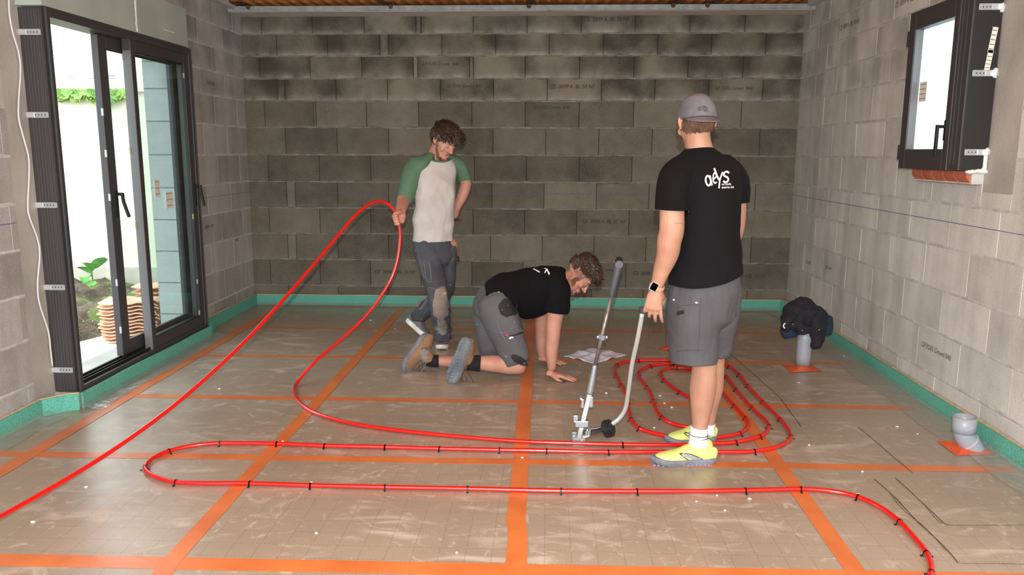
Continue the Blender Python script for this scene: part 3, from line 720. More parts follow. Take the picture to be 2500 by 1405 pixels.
# crumbs of white foam on the floor
used_l = set()
MARKS = [((1448, 870), 'the paper plan'), ((1958, 900), 'the upright grey pipe'), ((2350, 1100), 'the grey elbow pipe'), ((1410, 1085), 'the foot of the clip gun'), ((1665, 1120), 'the near yellow shoe'), ((1690, 1050), 'the far yellow shoe'), ((355, 1142), 'the left bend of the red pipe'), ((2200, 1280), 'the right bend of the red pipe'), ((1370, 920), 'the kneeling person hand'), ((1100, 900), 'the brown work shoes'), ((1078, 845), 'the grey shoes'), ((1265, 1385), 'the crossing of orange tapes at the bottom'), ((430, 1370), 'the crossing of orange tapes at the lower left'), ((640, 1110), 'the tape crossing on the left'), ((1270, 1135), 'the central tape crossing'), ((1900, 1140), 'the tape crossing right of the yellow shoe'), ((725, 950), 'the foot of the lifted loop'), ((2300, 1290), 'the drawn corner lines')]
def crumb_label(x, y):
    for (mx, my), nm in sorted(MARKS, key=lambda m: math.hypot(m[0][0]-x, (m[0][1]-y)*2)):
        dx, dy = x-mx, (y-my)*1.8; d = ('to the right of' if dx > 0 else 'to the left of') if abs(dx) > abs(dy) else ('in front of' if dy > 0 else 'behind')
        t = 'white foam crumb '+d+' '+nm
        if t not in used_l: used_l.add(t); return t
for k, (x, y) in enumerate([(772, 1302), (912, 1192), (1830, 1218), (1622, 985), (1640, 995), (1597, 1045), (2096, 1208), (1975, 1087), (1750, 1210), (535, 950), (355, 1132), (760, 1178), (2240, 1060), (1950, 935), (1612, 967), (1770, 1247), (1380, 1195), (80, 1275), (210, 1190), (690, 1078), (1275, 1118), (2105, 1152), (2060, 870), (2190, 1042), (1700, 1225), (1115, 1350), (965, 803), (1480, 700+260), (905, 782)]):
    bm = BM(); bmesh.ops.create_icosphere(bm, subdivisions=1, radius=1)
    s = random.uniform(.005, .0095)
    p = fl(x, y, s*.4)
    for v in bm.verts: v.co = V((v.co.x*s*random.uniform(.7, 1.3), v.co.y*s*random.uniform(.6, 1.2), v.co.z*s*.5))
    o = ob('foam_crumb', bm, WHITE); o.location = p; tag(o, crumb_label(x, y), 'crumb', 'white foam crumbs on the floor')

# ------------------------------------------------------------------ sliding door
ALU = mat('anthracite_aluminium', (.235, .225, .225), .45, bump=.05, bscale=300)
ALUD = mat('black_rubber_seal', (.07, .07, .07), .6)
ALUL = mat('pale_grey_profile', (.42, .42, .42), .4)
GALV = mat('galvanised_steel', (.70, .72, .73), .32, metal=.35)
HOLE = mat('dark_hole', (.05, .05, .05), .8)
FOAMW = mat('white_filler', (.86, .86, .84), .9, bump=.6, bscale=60)
X0, X1 = -2.735, -2.895
y0, y1, z0, z1 = 4.343, 6.11, .092, 2.272
door = empty('door_1', (X0, (y0+y1)/2, z0)); door['kind'] = 'structure'
def ring(bm, x0, x1, a, b, c, d, wl_, wr_, wt, wb_, bev=.003):
    box(bm, (x0, a, c), (x1, a+wl_, d), bev); box(bm, (x0, b-wr_, c), (x1, b, d), bev)
    box(bm, (x0, a+wl_, d-wt), (x1, b-wr_, d), bev); box(bm, (x0, a+wl_, c), (x1, b-wr_, c+wb_), bev)
bm = BM(); ring(bm, X0, X0-.012, y0, y1, z0, z1, .036, .04, .05, .035); ring(bm, X0-.012, X1, y0+.004, y1-.004, z0+.002, z1-.002, .03, .03, .045, .03, .001)
ring(bm, X0+.004, X0, y0+.002, y1-.002, z0+.002, z1-.002, .012, .012, .012, .01, .001)
ob('door_frame', bm, ALU, door)
bm = BM()
for x in (-2.775, -2.79, -2.80, -2.815, -2.832, -2.85, -2.865): box(bm, (x, y0+.0015, z0+.01), (x-.003, y0+.01, z1-.01))
ob('jamb_ribs', bm, mat('rib_line', (.32, .31, .31), .4), door)
bm = BM(); box(bm, (X0-.01, y0-.003, z0), (X0-.022, y0+.006, z1)); ob('seal', bm, ALUD, door)
# bottom track rails
bm = BM()
for x in (-2.765, -2.80, -2.84): box(bm, (x, y0+.04, z0+.03), (x-.006, y1-.04, z0+.052))
ob('track_rail', bm, ALUD, door)
# rear leaf (slid half open), handle on its left stile
def leaf(name, x, t, a, b, c, d, sl, sr, st, sb):
    bm = BM(); ring(bm, x, x-t, a, b, c, d, sl, sr, st, sb, .004); f = ob(name, bm, ALU, door)
    bm = BM(); box(bm, (x-t*.45, a+sl-.008, c+sb-.008), (x-t*.45-.006, b-sr+.008, d-st+.008)); ob('pane', bm, GLASS, f)
    bm = BM()
    for (p, q) in ((a+sl-.001, a+sl+.006), (b-sr-.006, b-sr+.001)): box(bm, (x-.004, p, c+sb), (x-t*.42, q, d-st))
    box(bm, (x-.004, a+sl, c+sb-.001), (x-t*.42, b-sr, c+sb+.006)); box(bm, (x-.004, a+sl, d-st-.006), (x-t*.42, b-sr, d-st+.001))
    ob('glazing_seal', bm, ALUD, f)
    return f
lf1 = leaf('sliding_leaf', -2.822, .045, 4.985, 6.06, z0+.05, z1-.05, .095, .10, .08, .085)
lf2 = leaf('sliding_leaf', -2.745, .060, 5.235, 6.072, z0+.012, z1-.04, .052, .075, .085, .10)
bm = BM(); box(bm, (-2.748, 5.2335, z0+.02), (-2.80, 5.2362, z1-.12)); ob('lit_stile_face', bm, ALUL, lf2)  # paler strip: light on the stile's side put into its colour
def handle(x, y, z, par, ang):
    bm = BM(); box(bm, (x, y-.014, z-.12), (x+.008, y+.014, z+.05), .003); cyl(bm, (x, y, z+.03), (x+.05, y, z+.03), .010)
    chain(bm, [(x+.048, y, z+.032), (x+.05, y+.003, z-.02), (x+.045+ang, y+.008, z-.115)], [(.009, .012)]*3, (1, 0, 0), 10, 3, pw=3)
    ob('door_handle', bm, ALUD, par, smooth=False)
p = on(312, 480, 0, -2.77); handle(-2.822, 5.045, 1.19, lf1, .03)
handle(-2.745, 6.045, 1.20, lf2, .02)
# small pale stops on the door edge
BEIGE = mat('beige_clip', (.62, .54, .44), .5)
bm = BM()
for z in (1.72, 1.46, 1.18, .62, .30): box(bm, (-2.82, 4.978, z), (-2.832, 4.988, z+.045))
ob('strike_plate', bm, GALV, lf1)
bm = BM()
for (x, y) in [(300, 139), (313, 367), (321, 552)]: 
    p = on(x, y, 0, -2.80); box(bm, (-2.795, 5.228, p.z-.02), (-2.805, 5.238, p.z+.02))
for (x, y) in [(452, 185), (466, 530), (476, 690), (484, 765)]:
    p = on(x, y, 0, -2.745); box(bm, (-2.742, 5.985, p.z-.018), (-2.75, 6.0, p.z+.018))
ob('spacer', bm, BEIGE, lf2)
# shutter box of moisture-resistant board above the door
PBRD = mat('green_grey_plasterboard', (.60, .655, .62), .85, (.66, .70, .665), 3, bump=.08, bscale=30)
bm = BM(); box(bm, (X0-.002, 4.318, z1+.004), (XL+.002, 5.32, 2.558), .001); a = ob('shutter_box', bm, PBRD); a['kind'] = 'thing'
tag(a, 'pale grey-green boarded shutter box above the sliding door', 'shutter box')
bm = BM(); box(bm, (X0-.002, 5.324, z1+.004), (XL+.002, 6.075, 2.555), .001); ob('end_board', bm, PBRD, a)
bm = BM(); box(bm, (X0-.003, 5.315, z1+.01), (X0+.0015, 5.332, 2.48), .001)
for k in range(7): ell(bm, (X0, 5.322+random.uniform(-.01, .01), z1+.03+k*.03), (.004, .008, .02))
ob('filler_joint', bm, FOAMW, a)
bm = BM(); s = on(345, 22, 0, X0); prism(bm, [V((X0+.0008, 4.93, 2.52)), V((X0+.0008, 5.31, 2.50)), V((X0+.0008, 5.31, 2.555)), V((X0+.0008, 4.93, 2.557))], (-.0006, 0, 0)); st = ob('sticker', bm, mat('pink_sticker', (.72, .65, .62), .6), a)
bm = BM()
for k in range(2):
    for j in range(11):
        y = 5.03+j*.024; prism(bm, [V((X0+.0014, y, 2.528-k*.014-(j*.001))), V((X0+.0014, y+.016, 2.527-k*.014-(j*.001))), V((X0+.0014, y+.017, 2.536-k*.014-(j*.001))), V((X0+.0014, y+.001, 2.537-k*.014-(j*.001)))], (-.0004, 0, 0))
ob('printed_marks', bm, mat('pale_print', (.90, .88, .86), .6), st)
bm = BM(); box(bm, (X0, 4.343+1.35, 2.35), (X0+.001, 5.86, 2.356)); ob('pencil_note', bm, mat('pale_print', (.9, .88, .86)), a)
# steel fixing straps between frame and wall
def bracket(org, out, wall, L_, label, group, up=V((0, 0, 1)), lug=.05, plug=True):
    """strap on the frame side (direction 'wall' towards the block wall), folded at the wall"""
    b = BM(); m = basis(org, wall, up, V(up).cross(wall))
    box(b, (0, -.016, 0), (L_, .016, .0035), .001, m); box(b, (0, -.016, .0035), (L_, -.0125, .009), 0, m); box(b, (0, .0125, .0035), (L_, .016, .009), 0, m)
    o = ob('fixing_bracket', b, GALV); tag(o, label, 'bracket', group)
    b = BM()
    for k in range(4): cyl(b, m @ V((.02+k*.018, 0, .0036)), m @ V((.02+k*.018, 0, .0042)), .0035, 8)
    ob('slot', b, HOLE, o)
    b = BM(); box(b, (L_*.62, -.013, .0036), (L_+.03, .013, .0075), .001, m)
    box(b, (L_+.0, -.016, .002), (L_+.004, .016, .03), .001, m); ob('slider', b, mat('bright_zinc', (.88, .90, .90), .3, metal=.6), o)
    b = BM()
    for k in range(12): ell(b, m @ V((L_+.008+random.uniform(-.004, .008), random.uniform(-.022, .022), .002+random.uniform(-.006, .006))), (random.uniform(.006, .012), random.uniform(.006, .012), .008))
    ob('filler', fuse(b, .004, 1), FOAMW, o, smooth=True)
    return o
for (z, w_) in zip((2.138, 1.695, 1.195, .722, .229), ('topmost', 'second from the top', 'third from the top', 'fourth from the top', 'lowest')):
    bracket(V((X0-.035, y0-.001, z)), None, V((-1, 0, 0)), .13, f'steel fixing strap on the left jamb of the sliding door, {w_}', 'fixing straps on the sliding door jamb', up=V((0, 0, 1)))
# white cable hanging down the jamb
WH = mat('white_cable', (.82, .81, .80), .5)
pts = [on(x, y, 0, XL+.012) for x, y in [(22, -60), (22, 20), (30, 75), (46, 130), (50, 175), (46, 240), (46, 290), (60, 345), (70, 385), (71, 430), (68, 500), (72, 530), (92, 585), (97, 625), (92, 690), (96, 740), (118, 810), (123, 850), (128, 895)]]
bm = BM(); tube(bm, spline(pts, .02), .0048, 8); o = ob('white_cable', bm, WH, smooth=True); tag(o, 'thin white cable hanging down the wall beside the sliding door jamb', 'cable')

# ------------------------------------------------------------------ outside the door
SLAB = mat('pale_concrete_slab', (.80, .79, .77), .9, (.86, .85, .83), 4)
CREAM = mat('cream_render', (.93, .90, .80), .95, (.88, .85, .75), 1.2, bump=.2, bscale=40)
bm = BM(); box(bm, (-30, -10, -.9), (-3.13, 30, -.45)); ob('ground', bm, mat('garden_earth', (.42, .36, .28), .95, (.33, .30, .22), 3, bump=.5), kind='structure')
g = fl(243, 818, -.06)
bm = BM(); prism(bm, [(-3.12, 1.5, -.45), (-3.12, 9, -.45), (-3.32, 9.0, -.45), (-3.75, 6.45, -.45), (-4.0, 5.7, -.45), (-4.6, 4.5, -.45), (-4.6, 1.5, -.45)], (0, 0, .39)); o = ob('outdoor_slab', bm, SLAB, kind='structure')
bm = BM(); box(bm, (-14, 9.0, -.5), (-3.4, 9.25, 2.16)); box(bm, (-14, 8.95, 2.16), (-3.4, 9.3, 2.30), .01)
o = ob('garden_wall', bm, CREAM); tag(o, 'tall cream rendered garden wall with a coping, seen through the open door', 'wall')
bm = BM(); box(bm, (-14, 8.985, -.5), (-3.4, 9.0, .14)); ob('wall_base', bm, mat('rough_wall_base', (.80, .77, .70), .95, (.68, .65, .57), 2.5, bump=.5, bscale=20), o)
bm = BM(); box(bm, (-15, 12.0, -.5), (-3.4, 12.2, 4.2)); hb = ob('neighbour_building', bm, mat('white_render', (.95, .95, .93), .9)); tag(hb, 'white neighbouring building with louvred vents, behind the garden wall', 'building')
bm = BM(); box(bm, (-15, 11.9, 4.2), (-3.4, 12.3, 4.35)); ob('eaves', bm, mat('grey_eaves', (.55, .55, .55), .8), hb)
for (xa, xb) in [(125, 139), (160, 190), (208, 236), (255, 285), (303, 325)]:
    a, b = on(xa, 180, 1, 11.99), on(xb, 208, 1, 11.99)
    bm = BM()
    for k in range(5):
        z = a.z+(b.z-a.z)*k/4.3; box(bm, (a.x, 11.96, z), (b.x, 12.0, z-.028))
    ob('vent', bm, mat('vent_louvre', (.84, .84, .82), .8), hb)
LEAF = mat('ivy_leaf', (.36, .52, .18), .5, (.55, .68, .30), 6)
def leafm(bm, c, s, n, rot):
    n = V(n).normalized(); u = n.orthogonal().normalized(); u.rotate(Matrix.Rotation(rot, 3, n)); w_ = n.cross(u)
    pr = [(0, -.9), (.55, -.5), (.75, .05), (.35, .35), (0, 1), (-.35, .35), (-.75, .05), (-.55, -.5)]
    vs = [bm.verts.new(V(c)+(u*a+w_*b)*s+n*(.1*s*(1-abs(a)))) for a, b in pr]; bm.faces.new(vs)
bm = BM(); r_ = random.Random(3)
for k in range(420):
    x = r_.uniform(130, 300); dip = 8+14*abs(noise.noise(V((x*.03, 2, 0))))*2+ (22 if 215 < x < 262 else 0)*max(0, 1-abs(x-242)/22)
    y = 226+r_.random()**1.4*dip; p = J(x, y, 8.95-r_.uniform(0, .06)); leafm(bm, p, r_.uniform(.035, .07), (r_.uniform(-.5, .5), -1, r_.uniform(-.2, .8)), r_.uniform(0, 6))
KEEP.add(id(bm))
o = ob('ivy', bm, LEAF); tag(o, 'green ivy hanging over the top of the cream garden wall', 'ivy', kind='stuff')
# soil bank
SOIL = mat('dark_garden_soil', (.38, .32, .25), .95, (.22, .20, .13), 7, 6, bump=1, bscale=30, splat=[((.35, .42, .18), 4, .56, .05), ((.66, .62, .54), 30, .66, .04)])
bm = BM(); nx, ny = 70, 40; G = []
for i in range(nx+1):
    row = []
    for j in range(ny+1):
        x = -9.5+(6.0)*i/nx; y = 6.35+2.60*j/ny
        edge = 7.35+.25*noise.noise(V((x*1.3, 0, 4))); t = max(0, min(1, (y-edge+.12)/.28)); t = t*t*(3-2*t)
        z = -.45+t*(.40+.10*noise.noise(V((x*2, y*2, 1))))+.06*noise.noise(V((x*7, y*7, 3)))+.03*noise.noise(V((x*19, y*19, 3)))+.02
        row.append(bm.verts.new((x, y, z)))
    G.append(row)
for i in range(nx):
    for j in range(ny): bm.faces.new((G[i][j], G[i+1][j], G[i+1][j+1], G[i][j+1]))
o = ob('soil_bank', bm, SOIL, smooth=True); tag(o, 'dark mossy bank of dug earth outside below the cream wall', 'soil', kind='stuff')
bm = BM(); r_ = random.Random(9)
for k in range(16):
    a = J(r_.uniform(188, 262), r_.uniform(745, 840), 7.2); 
    if a.z < -.4: continue
    q = [a+V((r_.uniform(-.02, .02)*i*2, -.02*i, -.03*i+r_.uniform(-.02, .02))) for i in range(5)]; tube(bm, spline(q, .02), .0018, 5)
ob('roots', bm, mat('pale_root', (.50, .44, .36), .8), o)
# young plant on the bank
root = J(225, 698, 8.3); pl = empty('seedling', root); tag(pl, 'young green plant with broad leaves growing on the earth bank outside', 'plant')
bm = BM(); tube(bm, spline([root, J(226, 680, 8.3), J(224, 662, 8.28), J(232, 645, 8.28)], .02), .008, 7); ob('stem', bm, mat('plant_stem', (.45, .60, .28), .6), pl)
PLF = mat('plant_leaf', (.36, .62, .30), .5, (.50, .72, .40), 5)
for (a, b, c) in [((224, 668), (205, 655), (188, 652)), ((228, 655), (240, 640), (260, 630)), ((224, 672), (208, 676), (204, 690)), ((226, 660), (215, 645), (205, 641)), ((227, 685), (222, 690), (218, 697))]:
    P3 = [J(*a, 8.28), J(*b, 8.2), J(*c, 8.12)]; bm = BM(); L3 = [crom(P3, t/4) for t in range(9)]
    rows = []
    for k, p in enumerate(L3):
        T = (L3[min(k+1, 8)]-L3[max(k-1, 0)]).normalized(); N = T.cross(V((0, .6, .8))).normalized(); w_ = .055*math.sin(PI*min(1, (k+.3)/8.6))**.7
        rows.append([bm.verts.new(p+N*w_), bm.verts.new(p-V((0, 0, .012))), bm.verts.new(p-N*w_)])
    for r, s in zip(rows, rows[1:]): bm.faces.new((r[0], r[1], s[1], s[0])); bm.faces.new((r[1], r[2], s[2], s[1]))
    KEEP.add(id(bm)); ob('leaf', bm, PLF, pl, smooth=True)
# stacks of clay roof tiles
TILE = mat('clay_tile', (.90, .72, .60), .85, (.84, .62, .48), 8)
def tilemesh():
    bm = BM(); rows = []; n = 16
    for k in range(n+1):
        u = k/n; x = (u-.5)*.46; z = .007*math.cos(u*PI*6)+(.022 if u > .86 else 0)*math.sin((u-.86)/.14*PI) if u > .86 else .007*math.cos(u*PI*6)
        rows.append([bm.verts.new((x, y, z+dz)) for y, dz in ((-.15, 0), (.15, 0), (.15, .010), (-.15, .010))])
    for a, b in zip(rows, rows[1:]):
        for k in range(4): bm.faces.new((a[k], a[(k+1) % 4], b[(k+1) % 4], b[k]))
    bm.faces.new(rows[0]); bm.faces.new(rows[-1][::-1]); me = bpy.data.meshes.new('clay_tile'); bmesh.ops.recalc_face_normals(bm, faces=bm.faces[:]); bm.to_mesh(me); bm.free(); me.materials.append(TILE); return me
tm = tilemesh(); base = fl(300, 842, -.06)
for k in range(12):
    o = bpy.data.objects.new('roof_tile', tm); COL.objects.link(o)
    z = -.06+.016+k*.0285+(.0 if k < 11 else .004); o.location = (base.x+.02+random.uniform(-.012, .012)+(.05 if k == 0 else 0)*0, base.y+.17+random.uniform(-.01, .01), z); o.rotation_euler = (0, 0, math.radians(12)+random.uniform(-.02, .02))
    if k < 2: o.scale = (.86+.07*k, .9, 1)
    tag(o, 'pale clay roof tile outside the open door, '+('topmost' if k == 11 else 'lowest' if k == 0 else ORD[11-k]+' from the top')+' of the near stack', 'roof tile', 'clay tiles stacked outside on the slab')
b2 = J(398, 765, 8.0)
for k in range(6):
    o = bpy.data.objects.new('roof_tile', tm); COL.objects.link(o); o.location = (b2.x-.02, 8.0, b2.z+.02+k*.055); o.rotation_euler = (0, 0, .1)
    tag(o, 'clay roof tile seen through the sliding pane, '+('topmost' if k == 5 else 'lowest' if k == 0 else ORD[5-k]+' from the top')+' of the far stack', 'roof tile', 'clay tiles in the farther stack')
bm = BM(); box(bm, (b2.x-.35, 7.8, -.45), (b2.x+.3, 8.2, b2.z), .03); o = ob('rubble_heap', bm, SOIL); tag(o, 'block of earth under the farther stack of tiles', 'earth')
# paper labels on the panes
LAB = mat('paper_label', (.86, .85, .80), .7); LABT = mat('label_print', (.35, .35, .35), .7)
def label(parent, c, ux, uz, w_, h_, nrm, lines=4, name='label'):
    bm = BM(); prism(bm, [c+ux*a*w_/2+uz*b*h_/2 for a, b in ((-1, -1), (1, -1), (1, 1), (-1, 1))], nrm*.0006); o = ob(name, bm, LAB, parent)
    bm = BM()
    for k in range(lines):
        z = (.36-.72*k/max(1, lines-1)); q = c+nrm*.0012; e = random.uniform(.3, .42)
        prism(bm, [q+ux*(-.42*w_)+uz*(z*h_), q+ux*(e*w_)+uz*(z*h_), q+ux*(e*w_)+uz*((z+.03)*h_), q+ux*(-.42*w_)+uz*((z+.03)*h_)], nrm*.0003)
    ob('print', bm, LABT, o)
label(lf2, on(384, 460, 0, -2.768), V((0, 1, 0)), V((0, 0, 1)), .075, .12, V((1, 0, 0)), 3)
label(lf2, on(414, 488, 0, -2.768), V((0, 1, 0)), V((0, 0, 1)), .11, .12, V((1, 0, 0)), 3)

# ------------------------------------------------------------------ window on the right
XW = 2.17
win = empty('window_1', (XW, 4.66, 1.41)); win['kind'] = 'structure'
ya, yb, za, zb = 4.305, 5.0, 1.412, 2.322
bm = BM()
ring(bm, XW+.012, XR-.002, ya, yb, za, zb, .03, .03, .03, .03, .002); ob('deep_box', bm, mat('black_aluminium', (.13, .13, .13), .5), win); bm = BM()
box(bm, (XW+.004, ya, za), (XW+.05, ya+.115, zb), .003); box(bm, (XW+.0, ya+.045, za+.03), (XW+.02, ya+.055, zb)); box(bm, (XW-.002, ya+.085, za+.03), (XW+.02, ya+.10, zb))
ob('window_frame', bm, ALU, win)
bm = BM(); ring(bm, XW-.004, XW+.06, ya+.112, yb+.004, za-.002, zb+.004, .055, .075, .105, .115, .004); sash = ob('sash', bm, ALU, win)
bm = BM(); box(bm, (XW+.045, ya+.16, za+.10), (XW+.052, yb-.06, zb-.09)); ob('frosted_pane', bm, frosted(), sash)
bm = BM(); box(bm, (XW+.002, yb-.074, za+.112), (XW+.046, yb-.068, zb-.10)); ob('glazing_bead', bm, ALUL, sash)
bm = BM(); y = ya+.150; z = 1.60; box(bm, (XW-.01, y-.014, z-.03), (XW-.002, y+.014, z+.08), .003); cyl(bm, (XW, y, z+.045), (XW-.05, y, z+.045), .009); box(bm, (XW-.056, y-.008, z+.035), (XW-.044, y+.13, z+.053), .004) if 0 else None
box(bm, (XW-.056, y-.010, z-.115), (XW-.042, y+.012, z+.055), .004)
ob('window_handle', bm, ALUD, sash)
bm = BM()
for z in (za+.05, za+.72): box(bm, (XW-.012, yb+.0, z), (XW+.006, yb+.012, z+.09), .003)
ob('hinge', bm, ALUD, sash)
label(sash, V((XW+.043, 4.865, 1.86)), V((0, -1, 0)), V((0, 0, 1)), .09, .115, V((-1, 0, 0)), 4, 'pane_label')
# labels stuck on the dark side of the box
for (x, y, w_, h_) in [(2424, 98, .028, .13), (2414, 148, .028, .105)]:
    p = on(x, y, 1, ya-.001); label(win, p, V((1, 0, -.12)).normalized(), V((.12, 0, 1)).normalized(), w_, h_, V((0, -1, 0)), 5, 'side_label')
for (y, w_) in zip((17, 179, 372), ('topmost', 'the middle one', 'lowest')):
    p = on(2372 if y > 100 else 2385, y, 1, ya-.001)
    bracket(V((XW+.03, ya-.001, p.z)), None, V((1, 0, 0)), .105, f'steel fixing strap on the side of the small window, {w_}', 'fixing straps on the small window', up=V((0, 0, -1)))
bm = BM()
for k in range(26):
    t = k/25; ell(bm, (XW+.06+t*.10, ya+.02-.01, za-.006+random.uniform(-.004, .008)), (.010, .018, random.uniform(.006, .013)))
for k in range(8): ell(bm, (XR-.012, ya+.0, za+k*.012), (.012, .010, .012))
o = ob('filler_foam', fuse(bm, .004, 1), FOAMW, win, smooth=True)
# red clay sill below the window
CLAY = mat('red_clay_brick', (.66, .34, .24), .85, (.72, .41, .30), 10, bump=.3)
sl = empty('clay_sill', (XR, 4.6, 1.34)); tag(sl, 'row of red hollow clay bricks laid as a sill under the small window', 'sill')
for k in range(5):
    a = 4.34+k*.128; bm = BM(); prism(bm, [(XR+.06, a, 1.335), (XR-.05, a, 1.335), (XR-.085, a, 1.375), (XR-.085, a, 1.408), (XR+.06, a, 1.408)], (0, .122, 0)); bmesh.ops.bevel(bm, geom=bm.edges[:], offset=.002, segments=1, affect='EDGES'); ob('brick', bm, CLAY, sl)
bm = BM(); box(bm, (XR-.06, 4.33, 1.338), (XR+.05, 4.98, 1.404)); ob('mortar', bm, MORTAR, sl)

# ------------------------------------------------------------------ pipes rising from the floor
PVC = mat('grey_pvc', (.58, .60, .63), .38)
PVCD = mat('grey_pvc_inside', (.36, .37, .40), .5)
TAPEF = mat('orange_tape_folded', (.90, .36, .10), .25, (.80, .28, .08), 9, spec=.7, bump=.5, bscale=30)
def hollow(bm, P, r, t=.0035, n=28):
    a = BM(); tube(a, P, r, n); a.faces.ensure_lookup_table()
    caps = [f for f in a.faces if len(f.verts) > 4]; bmesh.ops.delete(a, geom=caps, context='FACES_ONLY')
    bmesh.ops.recalc_face_normals(a, faces=a.faces[:]); bmesh.ops.solidify(a, geom=a.faces[:], thickness=t)
    me = bpy.data.meshes.new('x'); a.to_mesh(me); a.free(); bm.from_mesh(me); bpy.data.meshes.remove(me)
def patch(name, par, poly, z=.003, lift=None, amp=.004):
    c = sum((V(p) for p in poly), V())/len(poly); bm = BM(); n = 9; rings = []
    m = 40; per = []
    for k in range(m):
        t = k/m*len(poly); i = int(t); f = t-i; per.append(V(poly[i]).lerp(V(poly[(i+1) % len(poly)]), f))
    for j in range(n+1):
        s = 1-j/n*.93; row = []
        for q in per:
            p = c.lerp(q, s); h = z+(lift or 0)*max(0, (1-s))**1.5+max(0, noise.noise(p*24)*amp*(1.2-s)); row.append(bm.verts.new((p.x, p.y, h)))
        rings.append(row)
    for a, b in zip(rings, rings[1:]):
        for k in range(m): bm.faces.new((a[k], a[(k+1) % m], b[(k+1) % m], b[k]))
    bm.faces.new(rings[-1]); o = ob(name, bm, TAPEF, par, smooth=False); return o
pc = fl(1960, 893); ptop = .272
bm = BM(); hollow(bm, [V((pc.x, pc.y, .002+(ptop-.012)*k/4)) for k in range(5)], .052)
pv = ob('upright_pipe', bm, PVC, smooth=False); tag(pv, 'upright grey plastic waste pipe with a dark jacket thrown over its top', 'pipe', 'grey waste pipes'); del pv['group']
for q in pv.data.polygons: q.use_smooth = True
patch('tape_collar', pv, [fl(x, y) for x, y in [(1910, 893), (1985, 893), (2006, 908), (1930, 911)]], lift=.02)
# elbow pipe: 45 degree bend leaning left into a socket
e0 = fl(2352, 1096); P = [V((2.215, 3.93, -.02)), V((2.195, 3.93, .02)), V((2.165, 3.93, .055)), V((2.150, 3.93, .085)), V((2.145, 3.93, .11))]
bm = BM(); hollow(bm, spline(P, .006), .051); el = ob('elbow_pipe', bm, PVC, smooth=True); tag(el, 'short grey elbow pipe with an open top, taped to the floor beside the right wall', 'pipe')
bm = BM(); hollow(bm, [V((2.1455, 3.93, .095)), V((2.1445, 3.93, .13)), V((2.144, 3.93, .178))], .0565, .006); ob('socket', bm, PVC, el, smooth=True)
bm = BM(); hollow(bm, [V((2.1455, 3.93, .1295)), V((2.1445, 3.93, .1315))], .0573, .002); hollow(bm, [V((2.1725, 3.93, .0475)), V((2.1765, 3.93, .0435))], .0535, .003); ob('joint_ring', bm, mat('pale_joint', (.72, .72, .72), .5), el)
patch('tape_collar', el, [fl(x, y) for x, y in [(2285, 1078), (2392, 1085), (2432, 1112), (2335, 1114)]], lift=.035, amp=.014)
th = fl(1633, 852)
bm = BM(); hollow(bm, [V((th.x, th.y, .002)), V((th.x+.003, th.y, .3)), V((th.x+.006, th.y, .56))], .017, .002, 18); o = ob('thin_pipe', bm, PVC, smooth=True); tag(o, 'thin upright grey conduit behind the shorts of the man in the cap', 'pipe')
patch('tape_collar', o, [fl(x, y) for x, y in [(1611, 850), (1650, 850), (1654, 856), (1612, 857)]], lift=.02)

# jacket thrown over the upright pipe
JK = mat('black_navy_jacket', (.085, .085, .10), .9, (.11, .12, .15), 20, bump=.4, bscale=160)
JKN = mat('navy_lining', (.10, .16, .24), .9, bump=.3, bscale=160)
def PJ2(x, y, Y=5.45): return J(x, y, Y)
bm = BM(); c5 = pc.y
chain(bm, [PJ2(1928, 790, c5-.05), PJ2(1945, 770, c5), PJ2(1970, 765, c5+.02), PJ2(1998, 780, c5)], [.06, .10, .10, .07], (0, 1, 0), 16)
chain(bm, [PJ2(1950, 762, c5), PJ2(1972, 750, c5+.03), PJ2(1996, 757, c5+.02)], [.05, .05, .04], (0, 1, 0), 14)
chain(bm, [PJ2(1935, 770, c5-.06), PJ2(1922, 785, c5-.07), PJ2(1918, 800, c5-.07)], [(.05, .03), (.055, .035), (.04, .03)], (0, 1, 0), 14)
chain(bm, [PJ2(1928, 775, c5-.03), PJ2(1924, 765, c5-.03)], [.035, .012], (0, 1, 0), 12)
chain(bm, [PJ2(1945, 790, c5-.075), PJ2(1960, 805, c5-.085), PJ2(1978, 806, c5-.08)], [(.04, .03), (.03, .035), (.025, .03)], (0, 1, 0), 14)
chain(bm, [PJ2(1992, 780, c5-.04), PJ2(1996, 815, c5-.055), PJ2(1992, 845, c5-.055)], [(.045, .05), (.04, .045), (.035, .03)], (0, 1, 0), 14)
me = fuse(bm, .007, 2); wrinkle(me, .012, (9, 9, 12), 3, .004, 45)
jk = ob('jacket', me, JK, smooth=True); tag(jk, 'crumpled black jacket thrown over the upright grey pipe', 'jacket')
bm = BM()
chain(bm, [PJ2(1919, 800, c5-.04), PJ2(1924, 815, c5-.04), PJ2(1938, 812, c5-.03)], [(.05, .035), (.05, .04), (.04, .03)], (0, 1, 0), 14)
chain(bm, [PJ2(2012, 780, c5+.03), PJ2(2021, 792, c5+.03), PJ2(2020, 808, c5+.03)], [(.03, .045), (.03, .04), (.03, .03)], (0, 1, 0), 14)
me = fuse(bm, .007, 2); wrinkle(me, .010, (9, 9, 12), 8); ob('lining', me, JKN, jk, smooth=True)
bm = BM(); p = PJ2(1917, 796, c5-.135); tube(bm, [p+V((.012*math.cos(a), 0, .016*math.sin(a))) for a in [PI*.5+PI*k/8 for k in range(9)]], .0045, 6); ob('reflective_tab', bm, WHITE, jk)
bm = BM()
for x, y in ((1936, 792), (1959, 807), (2000, 806)): p = PJ2(x, y, c5-.125); bm = BM(); ell(bm, p, (.006,)*3, seg=10); ob('rivet', bm, mat('copper_rivet', (.75, .45, .30), .4, metal=.6), jk)

